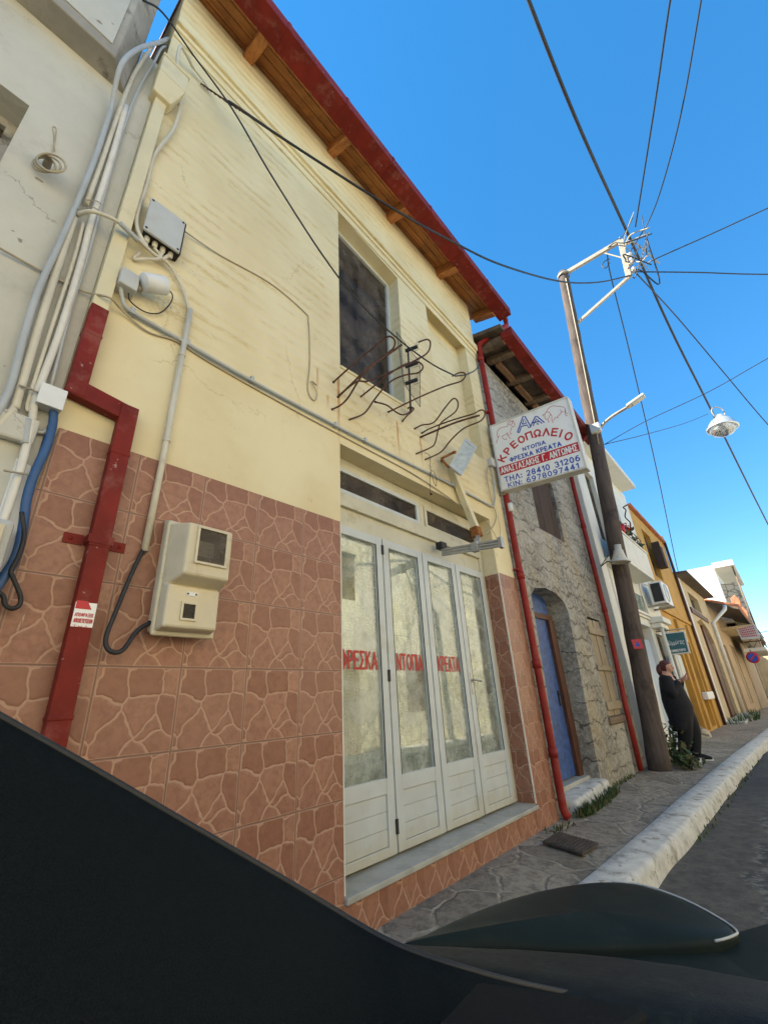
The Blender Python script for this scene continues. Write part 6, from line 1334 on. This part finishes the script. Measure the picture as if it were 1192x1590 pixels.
# ------------------------------------------------------------------ house across the street (seen in the shop glass)
XH = thing('opposite_house', 'sunlit cream house across the street, mirrored in the shop glass', 'house', (4, -8, 0))
mb = MB(); y = -6.6
ho = []
for x0, x1, z0, z1 in ((-3.5, -2.4, 0, 2.4), (-.5, .6, 1.0, 2.4), (2.4, 3.6, 0, 2.5), (5.4, 6.6, 1.0, 2.5), (8.4, 9.6, 0, 2.5), (11.6, 12.8, .9, 2.4), (-.5, .6, 4.1, 5.6), (2.5, 3.5, 4.1, 5.6), (5.5, 6.5, 4.1, 5.6), (8.5, 9.5, 4.1, 5.6)): ho.append([(x0, y, z0), (x1, y, z0), (x1, y, z1), (x0, y, z1)])
mb.fill([[(-9, y, -.3), (19, y, -.3), (19, y, 6.4), (-9, y, 6.4)]]+ho)
for l in ho:
    l = [Vector(p) for p in l]
    for i in range(4): mb.face([l[i], l[(i+1) % 4], l[(i+1) % 4]+Vector((0, -.2, 0)), l[i]+Vector((0, -.2, 0))])
mb.face([(-9, y, -.3), (-9, y-6, -.3), (-9, y-6, 6.4), (-9, y, 6.4)]); mb.face([(19, y, -.3), (19, y-6, -.3), (19, y-6, 6.4), (19, y, 6.4)]); mb.face([(-9, y-6, -.3), (19, y-6, -.3), (19, y-6, 6.4), (-9, y-6, 6.4)])
mb.build('wall', M['opposite'], XH, merge=False)
mb = MB(); mb.box(-9.2, 19.2, y-6.2, y+.3, 6.401, 6.55); mb.build('roof_slab', M['white_render'], XH)
for l in ho:
    mb = MB(); mb.box(l[0][0], l[1][0], y-.16, y-.12, l[0][2], l[2][2]); mb.build('shutter', M['greywood'] if l[0][2] == 0 else M['oldwood'], XH)

XR2 = thing('opposite_house', 'unseen long pale house added across the street farther down for its bounce light', 'house', (40, -9, gz(40)))  # out of view; added to bounce warm light onto the far facades
mb = MB(); y = -6.9; hs2 = [[(x0, y, z0), (x0+1.3, y, z0), (x0+1.3, y, z0+2.0), (x0, y, z0+2.0)] for x0 in (21.5, 26, 31, 37, 43, 50) for z0 in (.4, 3.7)]
mb.fill([[(19.3, y, -1.2), (64, y, -1.6), (64, y, 6.6), (19.3, y, 6.6)]]+hs2)
for l in hs2:
    l = [Vector(p) for p in l]
    for i in range(4): mb.face([l[i], l[(i+1) % 4], l[(i+1) % 4]+Vector((0, -.2, 0)), l[i]+Vector((0, -.2, 0))])
mb.face([(19.3, y, -1.2), (19.3, y-6, -1.2), (19.3, y-6, 6.6), (19.3, y, 6.6)]); mb.face([(64, y, -1.6), (64, y-6, -1.6), (64, y-6, 6.6), (64, y, 6.6)]); mb.face([(19.3, y-6, -1.2), (64, y-6, -1.6), (64, y-6, 6.6), (19.3, y-6, 6.6)])
mb.build('wall', M['opposite'], XR2, merge=False)
mb = MB(); mb.box(19.2, 64.1, y-6.1, y+.2, 6.601, 6.74); mb.build('roof_slab', M['white_render'], XR2)
for l in hs2:
    mb = MB(); mb.box(l[0][0], l[1][0], y-.16, y-.12, l[0][2], l[2][2]); mb.build('shutter', M['oldwood'], XR2)

# ------------------------------------------------------------------ the car the photo is taken from: bonnet, wiper cowl, dashboard, door top
CR = thing('car', 'dark car whose glossy bonnet and black dashboard fill the bottom of the picture', 'car', (.9, -2.4, ROADZ))
def cpt(px, py, z): return PZ(px, py, z)
out = [(606, 1474), (650, 1457), (700, 1433), (760, 1408), (830, 1387), (900, 1374), (950, 1371), (1000, 1377), (1060, 1398), (1110, 1424), (1143, 1447), (1138, 1456), (1110, 1464), (1060, 1469), (1000, 1472), (900, 1474), (800, 1472), (700, 1472)]
zz = [.80, .785, .77, .75, .735, .722, .715, .71, .705, .70, .70, .705, .71, .715, .72, .735, .755, .78]
rim = smooth([cpt(px, py, z) for (px, py), z in zip(out, zz)]+[cpt(606, 1474, .80)], 3)[:-1]
cen = sum(rim, Vector())/len(rim); rows = []
for t, h in ((1.0, 0), (.95, .005), (.85, .009), (.66, .013), (.48, .016), (.30, .018), (.14, .019), (.03, .019)):
    rows.append([cen.lerp(p, t)+Vector((0, 0, h)) for p in rim])
low = [[cen.lerp(p, 1.0)+Vector((0, 0, -.006)) for p in rim], [cen.lerp(p, .99)+Vector((0, 0, -.03)) for p in rim]]
mb = MB(); mb.smooth = True; mb.grid(list(reversed(low))+rows, closeu=True); mb.face(rows[-1]); mb.build('fender_crown', M['carpaint'], CR)
bon = [cpt(850, 1470, .722), cpt(1000, 1468, .705), cpt(1090, 1462, .692), cpt(1140, 1449, .690), cpt(1192, 1434, .685), cpt(1300, 1405, .68), (1.9, -3.3, .66), (.95, -3.4, .74), cpt(1192, 1532, .70), cpt(1060, 1508, .712), cpt(960, 1494, .722), cpt(880, 1484, .728)]
mb = MB(); bb = [Vector(p) for p in bon]; mb.extrude(bb, (0, 0, -.05)); mb.build('bonnet', M['carpaint'], CR)
cw = [(598, 1474), (700, 1473), (800, 1474), (900, 1481), (960, 1487), (1060, 1500), (1192, 1524), (1400, 1565)]
cl_ = [(610, 1482), (700, 1508), (800, 1532), (900, 1552), (960, 1562), (1060, 1580), (1192, 1606), (1400, 1650)]
ra = [cpt(px, py, .80-.0001*(px-600)) for px, py in cw]; rb = [cpt(px, py, .87) for px, py in cl_]
rows = [[p+Vector((.06, 0, -.08)) for p in ra], ra]+[[a.lerp(b, t)+Vector((0, 0, .012*math.sin(math.pi*t))) for a, b in zip(ra, rb)] for t in (.25, .5, .75)]+[rb, [p+Vector((-.03, 0, -.06)) for p in rb]]
mb = MB(); mb.smooth = True; mb.grid(rows); mb.build('cowl', M['cowl'], CR)
mb = MB(); mb.tube([p+Vector((0, 0, .003)) for p in rim[18:37]], .0026, 6); mb.build('bonnet_bright_rim', M['greybox'], CR)  # pale tube added to draw in the bright rim along the bonnet outline
# door top and dashboard: a padded roll along the sill, falling away towards the seat
sl = [(-120, 1047, -1.72), (0, 1115, -1.72), (150, 1200, -1.725), (300, 1287, -1.735), (440, 1368, -1.75), (520, 1416, -1.775), (570, 1446, -1.805), (612, 1468, -1.835), (660, 1487, -1.865), (720, 1506, -1.90), (800, 1528, -1.935), (900, 1549, -1.97), (1000, 1567, -2.0), (1120, 1592, -2.03), (1300, 1630, -2.06)]
top = smooth([P(a, b, c) for a, b, c in sl], 4)
rows = [[p+Vector((.05, .05, -.40)) for p in top], [p+Vector((.016, .016, -.03)) for p in top], [p+Vector((.008, .008, -.004)) for p in top], top]
for k in (1, 2, 3, 4, 5):
    t = k/5; rows.append([p+(Vector((-.10, -.16, -.32))*t*t*.8+Vector((-.02, -.05, -.035))*t) for p in top])
rows.append([p+Vector((-.2, -.3, -.7)) for p in top])
mb = MB(); mb.smooth = True; mb.grid(rows); mb.build('dashboard', M['dash'], CR)
seal = smooth([P(a, b-1, c+.006) for a, b, c in sl], 4)
mb = MB(); mb.tube(seal, .0045, 8); mb.build('window_seal', M['black'], CR)

pa = [PZ(x_, y_, z_) for x_, y_, z_ in ((742, 1552, .925), (800, 1556, .925), (880, 1572, .925), (960, 1588, .925), (1010, 1600, .925), (900, 1700, 1.0), (640, 1680, 1.0))]
mb = MB(); mb.extrude([p+Vector((0, 0, .002)) for p in pa], (0, 0, .012)); mb.build('dash_panel', M['dash'], CR, bevel=.004)
# the rest of the near side of the car: door skin, wing and front wheel
ds = [p for p in top if p.y > -1.84 and p.x > -1.5]
rows = [[p+Vector((.01, .012, -.012)) for p in ds], [Vector((p.x, -1.66, p.z-.10)) for p in ds], [Vector((p.x, -1.63, .42)) for p in ds], [Vector((p.x, -1.66, .08)) for p in ds], [Vector((p.x, -1.76, .02)) for p in ds]]
mb = MB(); mb.smooth = True; mb.grid(rows); mb.build('door_panel', M['carpaint'], CR)
wg = rim[0:34]
rows = [[p+Vector((0, 0, -.004)) for p in wg], [Vector((p.x+.02, p.y+.035, p.z-.10)) for p in wg], [Vector((p.x+.03, p.y+.05, .42)) for p in wg], [Vector((p.x+.02, p.y+.02, .16)) for p in wg]]
mb = MB(); mb.smooth = True; mb.grid(rows); mb.build('wing_panel', M['carpaint'], CR)
mb = MB(); mb.lathe((1.22, -1.60, .17), [(.17, 0), (.27, .01), (.30, -.03), (.30, -.16), (.27, -.19), (.17, -.18)], 28, (0, 1, 0)); wh = mb.build('wheel', M['black'], CR)
mb = MB(); mb.lathe((1.22, -1.615, .17), [(0, .0), (.05, .0), (.06, -.015), (.15, -.02), (.172, .0)], 28, (0, 1, 0)); mb.build('rim', M['alu_grey'], wh)
